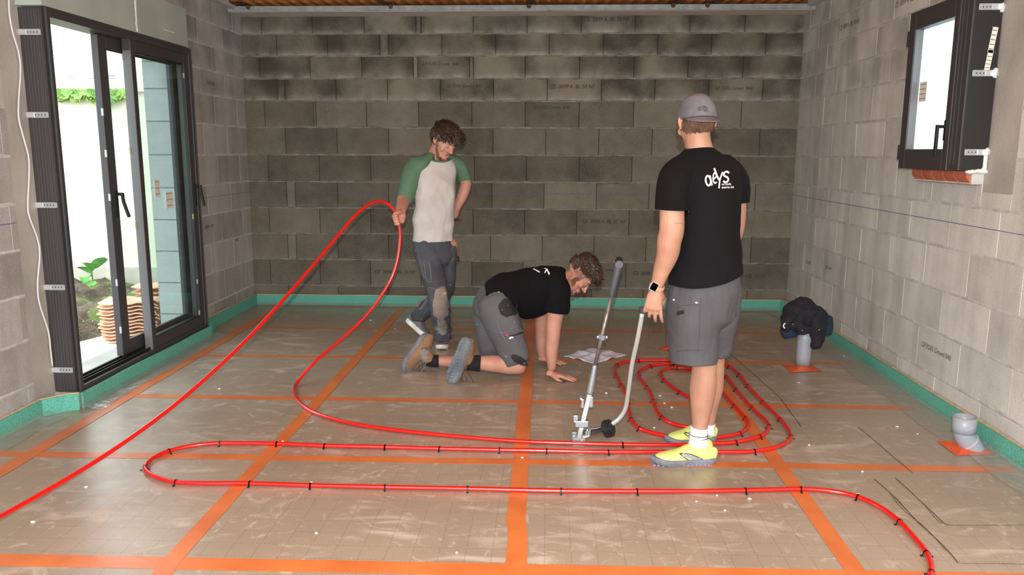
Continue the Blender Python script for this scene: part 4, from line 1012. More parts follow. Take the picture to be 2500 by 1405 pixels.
# ------------------------------------------------------------------ the paper plan
P4 = [fl(1375, 872), fl(1447, 851), fl(1533, 868), fl(1452, 890)]
bm = BM(); n = 24; G = []; uvl = bm.loops.layers.uv.new('UVMap')
for i in range(n+1):
    row = []
    for j in range(n+1):
        u, v = i/n, j/n; p = P4[0].lerp(P4[3], v).lerp(P4[1].lerp(P4[2], v), u)
        z = .004+.010*abs(noise.noise(V((u*3, v*3, 2))))+.012*max(0, 1-abs(u-.5)*6)+.008*max(0, 1-abs(v-.5)*6)
        row.append(bm.verts.new((p.x, p.y, z)))
    G.append(row)
for i in range(n):
    for j in range(n): bm.faces.new((G[i][j], G[i+1][j], G[i+1][j+1], G[i][j+1]))
PAP = mat('white_paper', (.86, .86, .92), .8)
pp = ob('paper_plan', bm, PAP, smooth=True); tag(pp, 'folded white paper plan lying open on the floor in front of the kneeling man', 'paper')
pp.modifiers.new('t', 'SOLIDIFY').thickness = .0008
pb = bvh_of(pp.data)
def pl_line(pts, w_):
    b = BM()
    for (u0_, v0), (u1_, v1) in zip(pts, pts[1:]):
        k = 8; prev = None
        for s in range(k+1):
            u, v = u0_+(u1_-u0_)*s/k, v0+(v1-v0)*s/k
            p = P4[0].lerp(P4[3], v).lerp(P4[1].lerp(P4[2], v), u); d = V((0, 1, 0)) if abs(u1_-u0_) > 0 and abs((P4[1]-P4[0]).x*(u1_-u0_)) > .02 else V((1, 0, 0))
            q = []
            for sg in (-1, 1):
                h = pb.ray_cast(p+d*sg*w_/2+V((0, 0, .3)), V((0, 0, -1))); q.append(b.verts.new((h[0] if h[0] else p)+V((0, 0, .0012))))
            if prev: b.faces.new((prev[0], prev[1], q[1], q[0]))
            prev = q
    KEEP.add(id(b)); return b
ob('plan_lines', pl_line([(.1, .1), (.9, .1), (.9, .9), (.1, .9), (.1, .1)], .0035), LABT, pp); ob('plan_lines', pl_line([(.3, .1), (.3, .9), (.6, .9), (.6, .1)], .003), LABT, pp)
ob('red_drawing', pl_line([(.62, .3), (.85, .3), (.85, .5), (.62, .5), (.62, .35), (.8, .35), (.8, .45), (.66, .45)], .007), mat('red_ink', (.80, .40, .45), .8), pp)

# ------------------------------------------------------------------ people: shared builders
SKIN = mat('skin', (.68, .505, .41), .6, (.62, .445, .36), 9, 3, sss=.08, bump=.06, bscale=90)
SKIN2 = mat('skin_ruddy', (.74, .55, .46), .6, (.69, .47, .40), 9, 3, sss=.08, bump=.06, bscale=90)
HAIRB = mat('brown_hair', (.27, .185, .13), .5, (.19, .125, .09), 30, stretch=(1, 1, .3))
HAIRL = mat('light_brown_hair', (.38, .26, .18), .75, (.27, .18, .12), 40, stretch=(1, 1, .3))
STUB = mat('beard_stubble', (.40, .28, .21), .8, (.50, .36, .28), 60)
LIP = mat('lips', (.74, .42, .38), .45)
EYEW = mat('eye_white', (.85, .83, .80), .25); IRIS = mat('iris', (.16, .11, .08), .2)
BROW = mat('eyebrow', (.24, .16, .11), .8)
def add(bm, fn, mtx):
    """run fn on a scratch bmesh in local space, then place it"""
    b = BM(); fn(b); me = bpy.data.meshes.new('x'); b.to_mesh(me); b.free(); me.transform(mtx); 
    if mtx.determinant() < 0: me.flip_normals()
    bm.from_mesh(me); bpy.data.meshes.remove(me)
def head_local(b):
    ell(b, (0, -.018, .035), (.077, .098, .088)); ell(b, (0, .020, .010), (.068, .070, .085))
    chain(b, [(0, .022, .0), (0, .026, -.05), (0, .040, -.088)], [(.066, .070), (.057, .060), (.040, .040)], (1, 0, 0), 18)
    ell(b, (0, .078, -.098), (.024, .018, .018))
    chain(b, [(0, .082, .022), (0, .098, -.004), (0, .113, -.026)], [.008, .009, .012], (1, 0, 0), 10)
    for s in (-1, 1):
        ell(b, (s*.011, .098, -.030), (.009, .010, .007)); ell(b, (s*.030, .072, .030), (.028, .016, .009)); ell(b, (s*.042, .056, -.028), (.024, .020, .022))
        chain(b, [(s*.076, -.014, .022), (s*.084, -.020, .010), (s*.083, -.016, -.012), (s*.076, -.006, -.030)], [.008, .010, .009, .006], (0, 1, 0), 8)
        chain(b, [(s*.072, -.004, .018), (s*.078, -.006, -.004), (s*.075, -.004, -.026)], [.008, .007, .007], (0, 1, 0), 8)
    ell(b, (0, .086, -.062), (.022, .014, .016))
def sculpt_head(me, m):
    im = m.inverted()
    for v in me.vertices:
        p = im @ v.co
        if p.length > .16 or p.y < .02: continue
        for s in (-1, 1):
            d = (p-V((s*.031, .088, .004))).length
            p.y -= .010*math.exp(-(d/.015)**2)
        v.co = m @ p
def face_bits(body, m, beard=True, closed=False, brow=BROW):
    for s in (-1, 1):
        if closed:
            b = BM(); ell(b, (s*.031, .0735, .003), (.0150, .0125, .0120), m, 16); ob('eyelid', b, SKIN2, body, smooth=True)
            b = BM(); chain(b, [m @ V((s*.044, .077, -.003)), m @ V((s*.031, .0870, -.0045)), m @ V((s*.019, .080, -.002))], [.0012, .0018, .0012], m.to_3x3() @ V((0, 0, 1)), 6); ob('eyelash', b, brow, body, smooth=True)
            b = BM(); chain(b, [m @ V((s*.050, .070, .026)), m @ V((s*.034, .086, .030)), m @ V((s*.016, .090, .024))], [(.002, .004), (.003, .005), (.003, .004)], m.to_3x3() @ V((0, 0, 1)), 8); ob('eyebrow', b, brow, body, smooth=True)
            continue
        b = BM(); ell(b, (s*.031, .070, .004), (.0125,)*3, m, 14); e = ob('eye', b, EYEW, body, smooth=True)
        b = BM(); ell(b, (s*.031, .0795, .002 if not closed else -.002), (.006, .0045, .006), m, 10); ob('iris', b, IRIS, e, smooth=True)
        b = BM()
        chain(b, [m @ V((s*.044, .072, .006)), m @ V((s*.031, .084, .0095 if not closed else .000)), m @ V((s*.018, .078, .004))], [.0035, .0055 if closed else .004, .003], m.to_3x3() @ V((0, 0, 1)), 8); ob('eyelid', b, SKIN2, body, smooth=True)
        b = BM(); chain(b, [m @ V((s*.050, .070, .028)), m @ V((s*.034, .086, .034)), m @ V((s*.016, .090, .028))], [(.002, .003), (.003, .004), (.003, .003)], m.to_3x3() @ V((0, 0, 1)), 8); ob('eyebrow', b, brow, body, smooth=True)
    b = BM(); chain(b, [m @ V((-.022, .086, -.063)), m @ V((0, .1, -.0595)), m @ V((.022, .086, -.063))], [.002, .0045, .002], m.to_3x3() @ V((0, 0, 1)), 8)
    chain(b, [m @ V((-.018, .086, -.069)), m @ V((0, .098, -.070)), m @ V((.018, .086, -.069))], [.002, .0055, .002], m.to_3x3() @ V((0, 0, 1)), 8); ob('lips', b, LIP, body, smooth=True)
def tufts(bm, m, n, region, length, width, flow, seed, cx=(0, -.012, .035), rad=(.080, .100, .092), lift=.3, curl=.3):
    """locks of hair: tapered curved strands rooted on the scalp"""
    r = random.Random(seed); c = V(cx)
    k = 0
    while k < n:
        d = V((r.gauss(0, 1), r.gauss(0, 1), r.gauss(0, 1))).normalized()
        p = c+V((d.x*rad[0], d.y*rad[1], d.z*rad[2]))
        if not region(p): continue
        k += 1
        nn = V((d.x/rad[0], d.y/rad[1], d.z/rad[2])).normalized()
        f = flow(p); f = (f-nn*f.dot(nn)); f = f.normalized() if f.length > 1e-3 else nn.orthogonal()
        f = (f+V((r.gauss(0, curl), r.gauss(0, curl), r.gauss(0, curl)))).normalized()
        L_ = length(p)*r.uniform(.7, 1.25); w_ = width*r.uniform(.7, 1.3)
        q = [p-nn*.004, p+nn*L_*lift+f*L_*.3, p+nn*L_*lift*1.25+f*L_*.7, p+nn*L_*lift*.9+f*L_*1.05]
        s1 = nn.cross(f).normalized(); rings = []
        for i, (pt, ww) in enumerate(zip(q, (w_, w_*1.1, w_*.8, w_*.15))):
            rings.append([bm.verts.new(m @ (pt+s1*ww*a+nn*ww*b_*.6)) for a, b_ in ((1, 0), (0, 1), (-1, 0), (0, -1))])
        for a, b_ in zip(rings, rings[1:]):
            for j in range(4): bm.faces.new((a[j], a[(j+1) % 4], b_[(j+1) % 4], b_[j]))
        bm.faces.new(rings[-1])
FL = (.072, .080, .074, .058)
def hand(bm, wrist, d, nrm, side, curls, spread=.06, thumb=None, scale=1.0, fingers_len=FL):
    """wrist point, pointing direction d, back-of-hand normal nrm; side=+1 puts the thumb on +x = d x nrm; curls = 4 bend angles"""
    d = V(d).normalized(); n = V(nrm); n = (n-d*n.dot(d)).normalized(); x = d.cross(n)*side
    m = basis(wrist, x, d, n) @ Matrix.Scale(scale, 4)
    P = lambda *a: m @ V(a)
    chain(bm, [P(0, -.02, 0), P(0, .01, 0), P(.0, .045, .002), P(.0, .085, .001)], [(.027, .019), (.030, .018), (.039, .016), (.040, .0125)], x, 16, 4, pw=2.3)
    chain(bm, [P(.018, .012, -.006), P(.030, .04, -.010)], [.016, .013], x, 10)
    xs = (.030, .010, -.0105, -.029); ys = (.086, .092, .088, .080)
    for k in range(4):
        a = curls[k]; sp_ = (1.5-k)*spread; p = V((xs[k], ys[k]-.012, 0)); ang = 0; pts = [P(*p)]; rads = [.0095]
        for seg, (fr, tw) in enumerate(((.45, .9), (.32, 1.1), (.25, .7))):
            if seg == 0: p = p+V((0, .010, 0)); 
            ang += a*tw
            v = V((math.sin(sp_)*math.cos(ang), math.cos(sp_)*math.cos(ang), -math.sin(ang)))
            p = p+v*fingers_len[k]*fr*1.05; pts.append(P(*p)); rads.append(.0088-seg*.0008)
        chain(bm, pts, [r_*scale for r_ in rads], x, 10, 4)
    t = thumb or [(.024, .018, -.006), (.044, .045, -.016), (.052, .070, -.024), (.050, .094, -.030)]
    chain(bm, [P(*q) for q in t], [r_*scale for r_ in (.014, .0125, .0105, .009)], x, 10, 4)
    return m
def shoe(par, m, L_, wd, mu, ms, name='shoe', sole_h=.026, collar=.085, lace=None, toe=1.0, cyl_=.052, ankle=None):
    """m: local frame, heel at origin, toe along +y, up +z"""
    b = BM(); k = L_/.29
    prof = [(.008, .024, .045, .036), (.035, .034, .052, .040), (.075, .037, .058, .046), (.12, .038, .052, .044), (.165, .043, .040, .034), (.21, .046, .034, .028), (.25, .040, .030, .022), (.278, .022, .026, .014)]
    pts = []; rad = []
    for (y, w_, zc_, rh) in prof: pts.append(m @ V((0, y*k, zc_))); rad.append((w_*wd, rh))
    ax = m.to_3x3() @ V((1, 0, 0))
    chain(b, pts, rad, ax, 20, 4, pw=2.4)
    if ankle is not None: chain(b, [m @ V((0, cyl_*k, .035)), (m @ V((0, cyl_*k, .06))).lerp(V(ankle), .45), V(ankle)], [(.040, .052), (.044, .048), (.046, .047)], ax, 18, 4, cap='flat')
    else: chain(b, [m @ V((0, (cyl_+.003)*k, .03)), m @ V((0, cyl_*k, .065)), m @ V((0, (cyl_-.004)*k, collar))], [(.036, .050), (.033, .044), (.033, .040)], ax, 18, 4)
    chain(b, [m @ V((0, .085*k, .075)), m @ V((0, .13*k, .068)), m @ V((0, .17*k, .052))], [(.020, .014)]*3, ax, 12, 3)
    me = fuse(b, .004, 2); up = ob(name, me, mu, par, smooth=True)
    b = BM(); rows = []
    n = 26; out = [(y*k, w_*wd) for (y, w_) in ((-.006, .0), (0, .022), (.015, .033), (.05, .038), (.10, .036), (.14, .039), (.18, .046), (.215, .050), (.25, .045), (.275, .030), (.290, .010), (.293, .0))]
    left = [V((-w_, y, 0)) for y, w_ in out]; right = [V((w_, y, 0)) for y, w_ in out[::-1]][1:-1]
    ol = left+right
    def lvl(z, s): 
        return [b.verts.new(m @ V((p.x*s, .145*k+(p.y-.145*k)*(1+(s-1)*.5), z+(.016*max(0, (p.y/k-.2)/.09)**2*toe)))) for p in ol]
    L3 = [lvl(-.0, .93), lvl(.006, 1.0), lvl(sole_h*.7, 1.04), lvl(sole_h+.006, .99)]
    for p, q in zip(L3, L3[1:]):
        for j in range(len(ol)): b.faces.new((p[j], p[(j+1) % len(ol)], q[(j+1) % len(ol)], q[j]))
    b.faces.new(L3[0][::-1]); b.faces.new(L3[-1]); so = ob('sole', b, ms, up, smooth=False)
    if lace:
        b = BM()
        for j in range(4):
            y = .105+j*.019; z = .095-j*.0085
            tube(b, spline([m @ V((-.024, y*k, z-.006)), m @ V((0, (y+.004)*k, z+.003)), m @ V((.024, (y+.008)*k, z-.008))], .01), .0022, 6)
        for s in (-1, 1): tube(b, spline([m @ V((0, .1*k, .098)), m @ V((s*.03, .095*k, .112)), m @ V((s*.045, .11*k, .09)), m @ V((s*.02, .115*k, .088)), m @ V((0, .1*k, .098))], .006), .002, 6)
        ob('laces', b, lace, up)
    return up
def foot_frame(heel, toe, up=(0, 0, 1)):
    h, t = V(heel), V(toe); y = (t-h).normalized(); z = V(up); z = (z-y*z.dot(y)).normalized(); x = y.cross(z)
    return basis(h, x, y, z)

def strokes(name, segs, w_, par, bvv, mm_, dirn, mater, off=.0035):
    """strokes of print or stitching laid onto the cloth behind them"""
    if dirn is None: dirn = (mm_.translation-V((0, 0, H))).normalized()
    b = BM()
    for s in segs:
        P = spline([V((x, y, 0)) for x, y in s], .005); rows = []
        for i, p in enumerate(P):
            t = (P[min(i+1, len(P)-1)]-P[max(i-1, 0)]).normalized(); n = V((-t.y, t.x, 0))*w_/2; row = []
            for sg in (1, -1):
                c = mm_ @ (p+n*sg); h = bvv.ray_cast(c-dirn*.3, dirn, 1.0); row.append(h[0]-dirn*off if h[0] else None)
            rows.append(row)
        for r, q in zip(rows, rows[1:]):
            if None in r or None in q or (r[0]-q[0]).length > .03 or (r[1]-q[1]).length > .03: continue
            b.faces.new([b.verts.new(z) for z in (r[0], r[1], q[1], q[0])])
    bmesh.ops.remove_doubles(b, verts=b.verts[:], dist=.00005)
    return ob2(name, b, mater, par)
# ================================================================== man in the cap (right)
PX = SKIN
a_ = math.radians(24); A = V((math.cos(a_), math.sin(a_), 0)); B = V((-math.sin(a_), math.cos(a_), 0))   # his right, his front
YT = 3.66
def T(x, y, Y=YT): return J(x, y, Y)
bm = BM()
HM = Matrix.Translation(T(1697, 291, 3.70)) @ basis((0, 0, 0), A.cross(V((0, 0, 1))).cross(V((0, 0, 1)))*-1, B, V((0, 0, 1)))
hf = math.radians(12); hy = V((-math.sin(hf), math.cos(hf), -.20)).normalized(); hx = hy.cross(V((0, 0, 1))).normalized(); HM = basis(T(1699, 300, 3.69), hx, hy, hx.cross(hy))
add(bm, head_local, HM)
chain(bm, [T(1702, 310, 3.68), T(1704, 345, 3.67), T(1712, 378, 3.67)], [(.056, .058), (.056, .060), (.062, .056)], A, 18)
# torso core
chain(bm, [T(1712, 372, 3.68), T(1722, 415), T(1730, 480), T(1733, 560), T(1728, 640), T(1722, 710)], [(.05, .045), (.115, .060), (.110, .072), (.105, .070), (.11, .075), (.11, .08)], A, 20, level=True)
# left arm
LS, LE, LW = T(1656, 440, 3.58), T(1634, 588, 3.55), T(1604, 696, 3.60)
chain(bm, [LS, T(1642, 500, 3.56), T(1640, 560, 3.55), LE, T(1630, 620, 3.56), T(1615, 662, 3.58), LW], [.050, .055, .056, .055, .051, .039, .029], A, 18)
hand(bm, T(1601, 706, 3.605), V((-.10, .02, -1)), V((-.25, -1, .0)), -1, (.34, .42, .50, .52), .15, thumb=[(.022, .018, -.010), (.034, .045, -.030), (.030, .070, -.040), (.012, .088, -.044)], scale=1.08)
# right arm, hand in the front pocket
chain(bm, [T(1786, 445, 3.76), T(1797, 480, 3.80), T(1799, 530, 3.84), T(1794, 570, 3.90), T(1782, 605, 3.97), T(1770, 640, 4.0)], [.045, .046, .043, .040, .034, .04], A, 16)
# legs
Y1, Y2 = 3.70, 3.98
KN, AN = T(1722, 880, 3.70), T(1708, 1045, 3.69)
chain(bm, [T(1700, 720, 3.70), T(1712, 800, 3.70), T(1720, 870, 3.70), T(1719, 905, 3.70), T(1716, 950, 3.705), T(1712, 1000, 3.70), AN, T(1706, 1072, 3.68)], [(.095, .10), (.085, .09), (.062, .066), (.058, .062), (.064, .066), (.050, .052), (.036, .038), (.030, .032)], A, 20)
chain(bm, [T(1752, 720, 3.86), T(1746, 800, 3.92), T(1742, 860, 3.96), T(1741, 900, 3.97), T(1737, 950, 3.975), T(1730, 1000, 3.98), T(1725, 1045, 3.98), T(1722, 1058, 3.98)], [(.09, .10), (.08, .085), (.06, .062), (.056, .058), (.058, .060), (.045, .048), (.036, .038), (.034, .038)], A, 20)
me = fuse(bm, .0045, 2); sculpt_head(me, HM)
man = ob('person', me, SKIN, smooth=True); tag(man, 'person in a grey cap, black t-shirt and shorts, seen from behind holding the clip gun', 'person')
face_bits(man, HM)
strokes('tattoo', [[(-.018, -.002), (0, 0), (.012, -.003), (.016, .002)]], .0018, man, bvh_of(man.data), basis(T(1657, 545, 3.3), V((1, 0, 0)), V((0, 0, 1)), V((0, -1, 0))), None, LABT, .0008)
# short brown hair below the cap
bm = BM()
tufts(bm, HM, 1500, lambda p: p.z < .004 and p.y < .012 and p.z > -.045+max(0, (p.y+.02))*1.6, lambda p: .032, .0032, lambda p: V((0, -.1, -1)), 11, rad=(.079, .101, .094), lift=.12, curl=.10)
b = BM(); add(bm, lambda q: ell(q, (0, -.030, .018), (.078, .090, .062)), HM); ob('hair', bm, HAIRL, man)
# t-shirt
TEE = mat('black_tshirt', (.035, .037, .042), .95, (.055, .058, .065), 3, spec=.2, bump=.2, bscale=220)
bm = BM()
chain(bm, [T(1708, 364, 3.675), T(1712, 375, 3.675), T(1718, 396, 3.67), T(1726, 440), T(1731, 500), T(1733, 560), T(1729, 620), T(1724, 668), T(1720, 735)],
      [(.066, .060), (.098, .072), (.150, .088), (.163, .108), (.150, .118), (.141, .116), (.150, .130), (.163, .146), (.168, .152)], A, 28, 5, cap='flat', pw=2.25, level=True)
chain(bm, [T(1676, 404, 3.62), T(1652, 428, 3.59), T(1641, 460, 3.56), T(1638, 514, 3.55)], [(.060, .066), (.072, .078), (.068, .080), (.070, .078)], A, 22, cap='round')
chain(bm, [T(1768, 408, 3.73), T(1790, 432, 3.76), T(1801, 460, 3.78), T(1802, 492, 3.80)], [(.060, .066), (.062, .070), (.052, .066), (.048, .06)], A, 20, cap='round')
me = fuse(bm, .0055, 3)
wrinkle(me, .0055, (5, 5, 7), 2, .0012, 40, mask=lambda p: .35+.9*max(0, min(1, (1.28-p.z)/.25)))
cuts = [(T(1638, 512, 3.55), V((-.03, 0, -1)), .083), (T(1802, 492, 3.80), V((.05, .1, -1)), .07)]
openend(me, cuts)
# open lower hem, cut on a slant
bmm = BM(); bmm.from_mesh(me); hl, hr = T(1636, 708, 3.6), T(1806, 664, 3.75); UW = (hr-hl).dot(A)
def hemz(c): u = max(0, min(1.1, (c-hl).dot(A)/UW)); return hl.z+(hr.z-hl.z+.02)*u**1.5+.018
for v in bmm.verts:
    z = hemz(v.co)
    if abs(v.co.z-z) < .0035: v.co.z = z
kill = [f for f in bmm.faces if f.calc_center_median().z < hemz(f.calc_center_median())]
bmesh.ops.delete(bmm, geom=kill, context='FACES')
for v in bmm.verts:
    if v.is_boundary and v.co.z < 1.05: v.co.z = hemz(v.co)
bmm.to_mesh(me); bmm.free()
tee = ob('t_shirt', me, TEE, man, smooth=True); bv = bvh_of(me); solid(tee)
bm = BM(); cp_ = T(1708, 366, 3.675)
tube(bm, [cp_+A*(.064*math.cos(t))+B*(.060*math.sin(t))+V((0, 0, -.004-.010*math.sin(t))) for t in [2*PI*k/40 for k in range(40)]], .006, 8, True); ob('neckband', bm, TEE, tee, smooth=True)
# lettering on the back
PRT = mat('white_print', (.93, .94, .95), .7)
dr = B
def back(ch, px, py, size, rot=0, fx=1.0, sh=0, name='lettering', sk=True):
    o = T(px, py, 3.4); me = textmesh(ch, size, sh, fx)
    mm = basis(o, A, V((0, 0, 1)), -B) @ Matrix.Rotation(rot, 4, 'Z'); lettering(name, me, mm, PRT, tee, bv, (mm.translation-V((0, 0, H))).normalized(), .0035)
k_ = 1/532
mm = basis(T(1743, 411, 3.4), A, V((0, 0, 1)), -B)
def pxs(L_): return [((x-1743)*k_/math.cos(a_)*.97, -(y-411)*k_) for x, y in L_]
oval = lambda cx_, cy_2, rx, ry, t0, t1, rot=0: [(cx_+rx*math.cos(t)*math.cos(rot)-ry*math.sin(t)*math.sin(rot), cy_2+rx*math.cos(t)*math.sin(rot)+ry*math.sin(t)*math.cos(rot)) for t in [t0+(t1-t0)*q/14 for q in range(15)]]
strokes('lettering', [pxs(oval(1729.5, 440, 6.5, 11.5, 0, 2*PI, -.25)), pxs([(1733, 428), (1736, 438), (1740, 451)])], .0085, tee, bv, mm, None, PRT)
strokes('lettering', [pxs([(1743, 437), (1750, 431), (1752, 428), (1749, 422.5), (1744, 423), (1742, 431), (1743, 441), (1748, 446), (1752, 443)])], .0065, tee, bv, mm, None, PRT)
strokes('lettering', [pxs([(1743.5, 411), (1748, 420), (1752, 429), (1758, 438)]), ], .009, tee, bv, mm, None, PRT)
strokes('lettering', [pxs([(1767, 420), (1763, 430), (1760, 440), (1759, 458)])], .0075, tee, bv, mm, None, PRT)
strokes('lettering', [pxs([(1784, 423), (1780, 419.5), (1774, 420), (1770, 424.5), (1772, 429.5), (1779, 432), (1783, 436.5), (1781, 442), (1775, 444.5), (1769.5, 441)])], .0085, tee, bv, mm, None, PRT)
back('un confo', 1762, 452.5, .0150, 0, .95, 0); back('quatres été', 1762, 460, .0150, 0, .95, 0)
# cargo shorts
SHORTS = mat('grey_cargo_shorts', (.27, .265, .28), .85, (.31, .305, .32), 4, bump=.25, bscale=180, splat=[((.85, .85, .82), 16, .80, .01)])
SHD = mat('dark_grey_panel', (.21, .205, .22), .85)
bm = BM()
chain(bm, [T(1722, 650, 3.69), T(1721, 700, 3.70), T(1720, 745, 3.71)], [(.150, .135), (.160, .150), (.150, .145)], A, 26)
chain(bm, [T(1698, 705, 3.68), T(1693, 770, 3.68), T(1692, 830, 3.69), T(1694, 878, 3.69)], [(.115, .135), (.115, .135), (.108, .125), (.106, .118)], A, 24, cap='round', pw=2.3)
chain(bm, [T(1752, 705, 3.80), T(1748, 770, 3.86), T(1742, 820, 3.90), T(1736, 856, 3.93)], [(.10, .125), (.095, .12), (.085, .11), (.078, .105)], A, 22, cap='round', pw=2.3)
me = fuse(bm, .0055, 3); wrinkle(me, .0055, (6, 6, 7), 21, .001, 40)
openend(me, [(T(1694, 886, 3.69), V((0, -.12, -1)), .16)])
openend(me, [(T(1736, 862, 3.93), V((0, 0, -1)), .11)])
sh = ob('shorts', me, SHORTS, man, smooth=True); solid(sh, .004); sbv = bvh_of(me)
smm = basis(T(1690, 760, 3.3), A, V((0, 0, 1)), -B)
strokes('seam', [[(.045, .06), (.042, .0), (.045, -.10), (.04, -.2)], [(-.09, .025), (-.03, .03), (.04, .025)], [(-.08, -.19), (-.02, -.185), (.06, -.19)]], .0028, sh, sbv, smm, None, SHD, .002)
strokes('pocket_label', [[(-.085, -.006), (-.045, .0)]], .018, sh, sbv, smm, None, mat('black_label', (.10, .09, .09), .7), .004)
for (dx, dz) in ((-.092, .055), (.02, .035), (-.02, .15)):
    bm = BM(); o = smm @ V((dx, dz, 0)); h = sbv.ray_cast(o, (o-V((0, 0, H))).normalized(), 1.0)
    if h[0]: ell(bm, h[0], (.007, .003, .004), seg=10); ob('plaster_spot', bm, PRT, sh)
    else: bm.free()
# socks and yellow running shoes
SOCK = mat('white_sock', (.88, .88, .90), .85, bump=.3, bscale=200); BLK = mat('black_stripe', (.08, .08, .09), .7)
YEL = mat('neon_yellow_mesh', (.84, .87, .56), .6, (.78, .84, .40), 3, bump=.2, bscale=260); SOL = mat('grey_blue_sole', (.48, .50, .54), .7, (.40, .41, .43), 18)
BLUE = mat('blue_outsole', (.42, .52, .70), .7); GREYL = mat('grey_logo', (.56, .58, .58), .6)
for k, (sx, hx_, hy_, tx, ty, yy) in enumerate([(1706, 1740, 1128, 1590, 1116, 3.69), (1722, 1742, 1070, 1622, 1052, 3.98)]):
    bm = BM(); dy = 0 if k == 0 else -5
    P3 = [T(1707, 1044, yy), T(1705, 1066, yy), T(1704, 1092, yy-.01)] if k == 0 else [T(1726, 1034, yy), T(1725, 1048, yy), T(1724, 1056, yy)]
    chain(bm, P3, [(.043, .046), (.042, .046), (.044, .054)], A, 18, cap='flat'); s_ = ob('sock', bm, SOCK, man, smooth=True)
    if k == 0:
        for z, t_ in ((1061, .0016), (1067, .0016)):
            c = T(1706, z, yy); bm = BM(); tube(bm, [c+A*(.0425*math.cos(t))+B*(.046*math.sin(t)) for t in [2*PI*q/30 for q in range(30)]], t_, 6, True); ob('stripe', bm, BLK, s_)
    heel = fl(hx_, hy_, 0); toe = fl(tx, ty, 0)
    if k: heel = V((T(1745, 1072, 3.98).x, 3.99, 0)); toe = V((T(1622, 1052, 3.98).x, 3.93, 0))
    else: heel = V((T(1746, 1128, 3.67).x, 3.69, 0)); toe = V((T(1590, 1115, 3.67).x, 3.655, 0))
    L_ = (toe-heel).length; fm = foot_frame(heel, toe)
    sho = shoe(man, fm, L_, 1.0, YEL, SOL, 'running_shoe', .026, .098, lace=mat('yellow_lace', (.90, .92, .55), .7))
    bvv = bvh_of(sho.data); q = fm @ V((.2, .0, .0)); side = -(fm.to_3x3() @ V((1, 0, 0)))
    if side.y < 0: side = -side
    yv = fm.to_3x3() @ V((0, 1, 0)); smm2 = basis(fm @ V((0, .125, .062))-side*.2, -yv, V((0, 0, 1)), -side)
    kk = 1.75
    def strokes_(n_, segs, w_, *a): return strokes(n_, [[(x*kk, y*kk*.9-.004) for x, y in s] for s in segs], w_, *a)
    strokes_('side_mark', [[(-.034, .004), (-.012, .004), (.010, -.004), (.034, -.018)], [(-.034, .004), (-.018, -.010), (.002, -.022), (.030, -.020)]], .004, sho, bvv, smm2, side, BLK, .002)
    strokes_('side_mark', [[(-.026, .001), (-.004, -.006), (.024, -.017)]], .017, sho, bvv, smm2, side, GREYL, .003)
    bm = BM()
    for j in range(15):
        y = .012+j*L_/15.3; box(bm, (-.040 if .02 < y < L_-.04 else -.028, y, .0), (.040 if .02 < y < L_-.04 else .028, y+.012, .0075), .002, fm)
    ob('lugs', bm, BLUE, sho)
# cap worn backwards
CAP = mat('grey_felt_cap', (.34, .335, .36), .9, (.41, .405, .43), 12, bump=.25, bscale=120)
CM = HM @ Matrix.Translation((0, .0, -.015))
bm = BM(); n = 40; rings = []
for j in range(13):
    t = j/12*PI/2; rr = math.cos(t)**.74; z = math.sin(t)
    rings.append([bm.verts.new(CM @ V((.0875*rr*math.cos(2*PI*k/n), -.012+.108*rr*math.sin(2*PI*k/n)-.004*z, .030+.110*z-.012*(1-z)*(1-math.sin(2*PI*k/n))*.5+.014*(1-z)*max(0, math.sin(2*PI*k/n))))) for k in range(n)])
for p, q in zip(rings, rings[1:]):
    for k in range(n): bm.faces.new((p[k], p[(k+1) % n], q[(k+1) % n], q[k]))
bmesh.ops.remove_doubles(bm, verts=bm.verts[:], dist=.0008)
cap = ob('cap', bm, CAP, man, smooth=True); solid(cap, .003)
bm = BM(); G = []
for i in range(21):
    s = -1+2*i/20; row = []
    for j in range(8):
        t = j/7; ang = s*1.12; rx = .0885; e_k = max(0, math.cos(s*PI/2))**.55; ex = .050*t*e_k
        x = rx*math.sin(ang)*(1+.04*t); y = -.012-.108*math.cos(ang)-ex; z = .022-.034*t*e_k-.012*math.cos(ang)*.5
        row.append(bm.verts.new(CM @ V((x, y, z))))
    G.append(row)
for i in range(20):
    for j in range(7): bm.faces.new((G[i][j], G[i+1][j], G[i+1][j+1], G[i][j+1]))
bill = ob('bill', bm, CAP, cap, smooth=True); solid(bill, .004)
cbv = bvh_of(cap.data); cdir = (hy*1).normalized(); cmm = basis(T(1712, 266, 3.3), hx, V((0, 0, 1)), -hy)
DK = mat('dark_embroidery', (.24, .22, .25), .8)
strokes('emblem', [[(.004, .010), (.016, .012), (.027, .004), (.031, -.012)], [(.004, .004), (.014, .006), (.021, -.001), (.024, -.012)], [(.004, -.002), (.011, -.001), (.015, -.006), (.017, -.012)]], .0042, cap, cbv, cmm, None, DK, .003)
strokes('emblem', [[(-.016, .008), (.0, .008)], [(-.018, .001), (.0, .001)], [(-.016, -.006), (.0, -.006)]], .0035, cap, cbv, cmm, None, DK, .003)
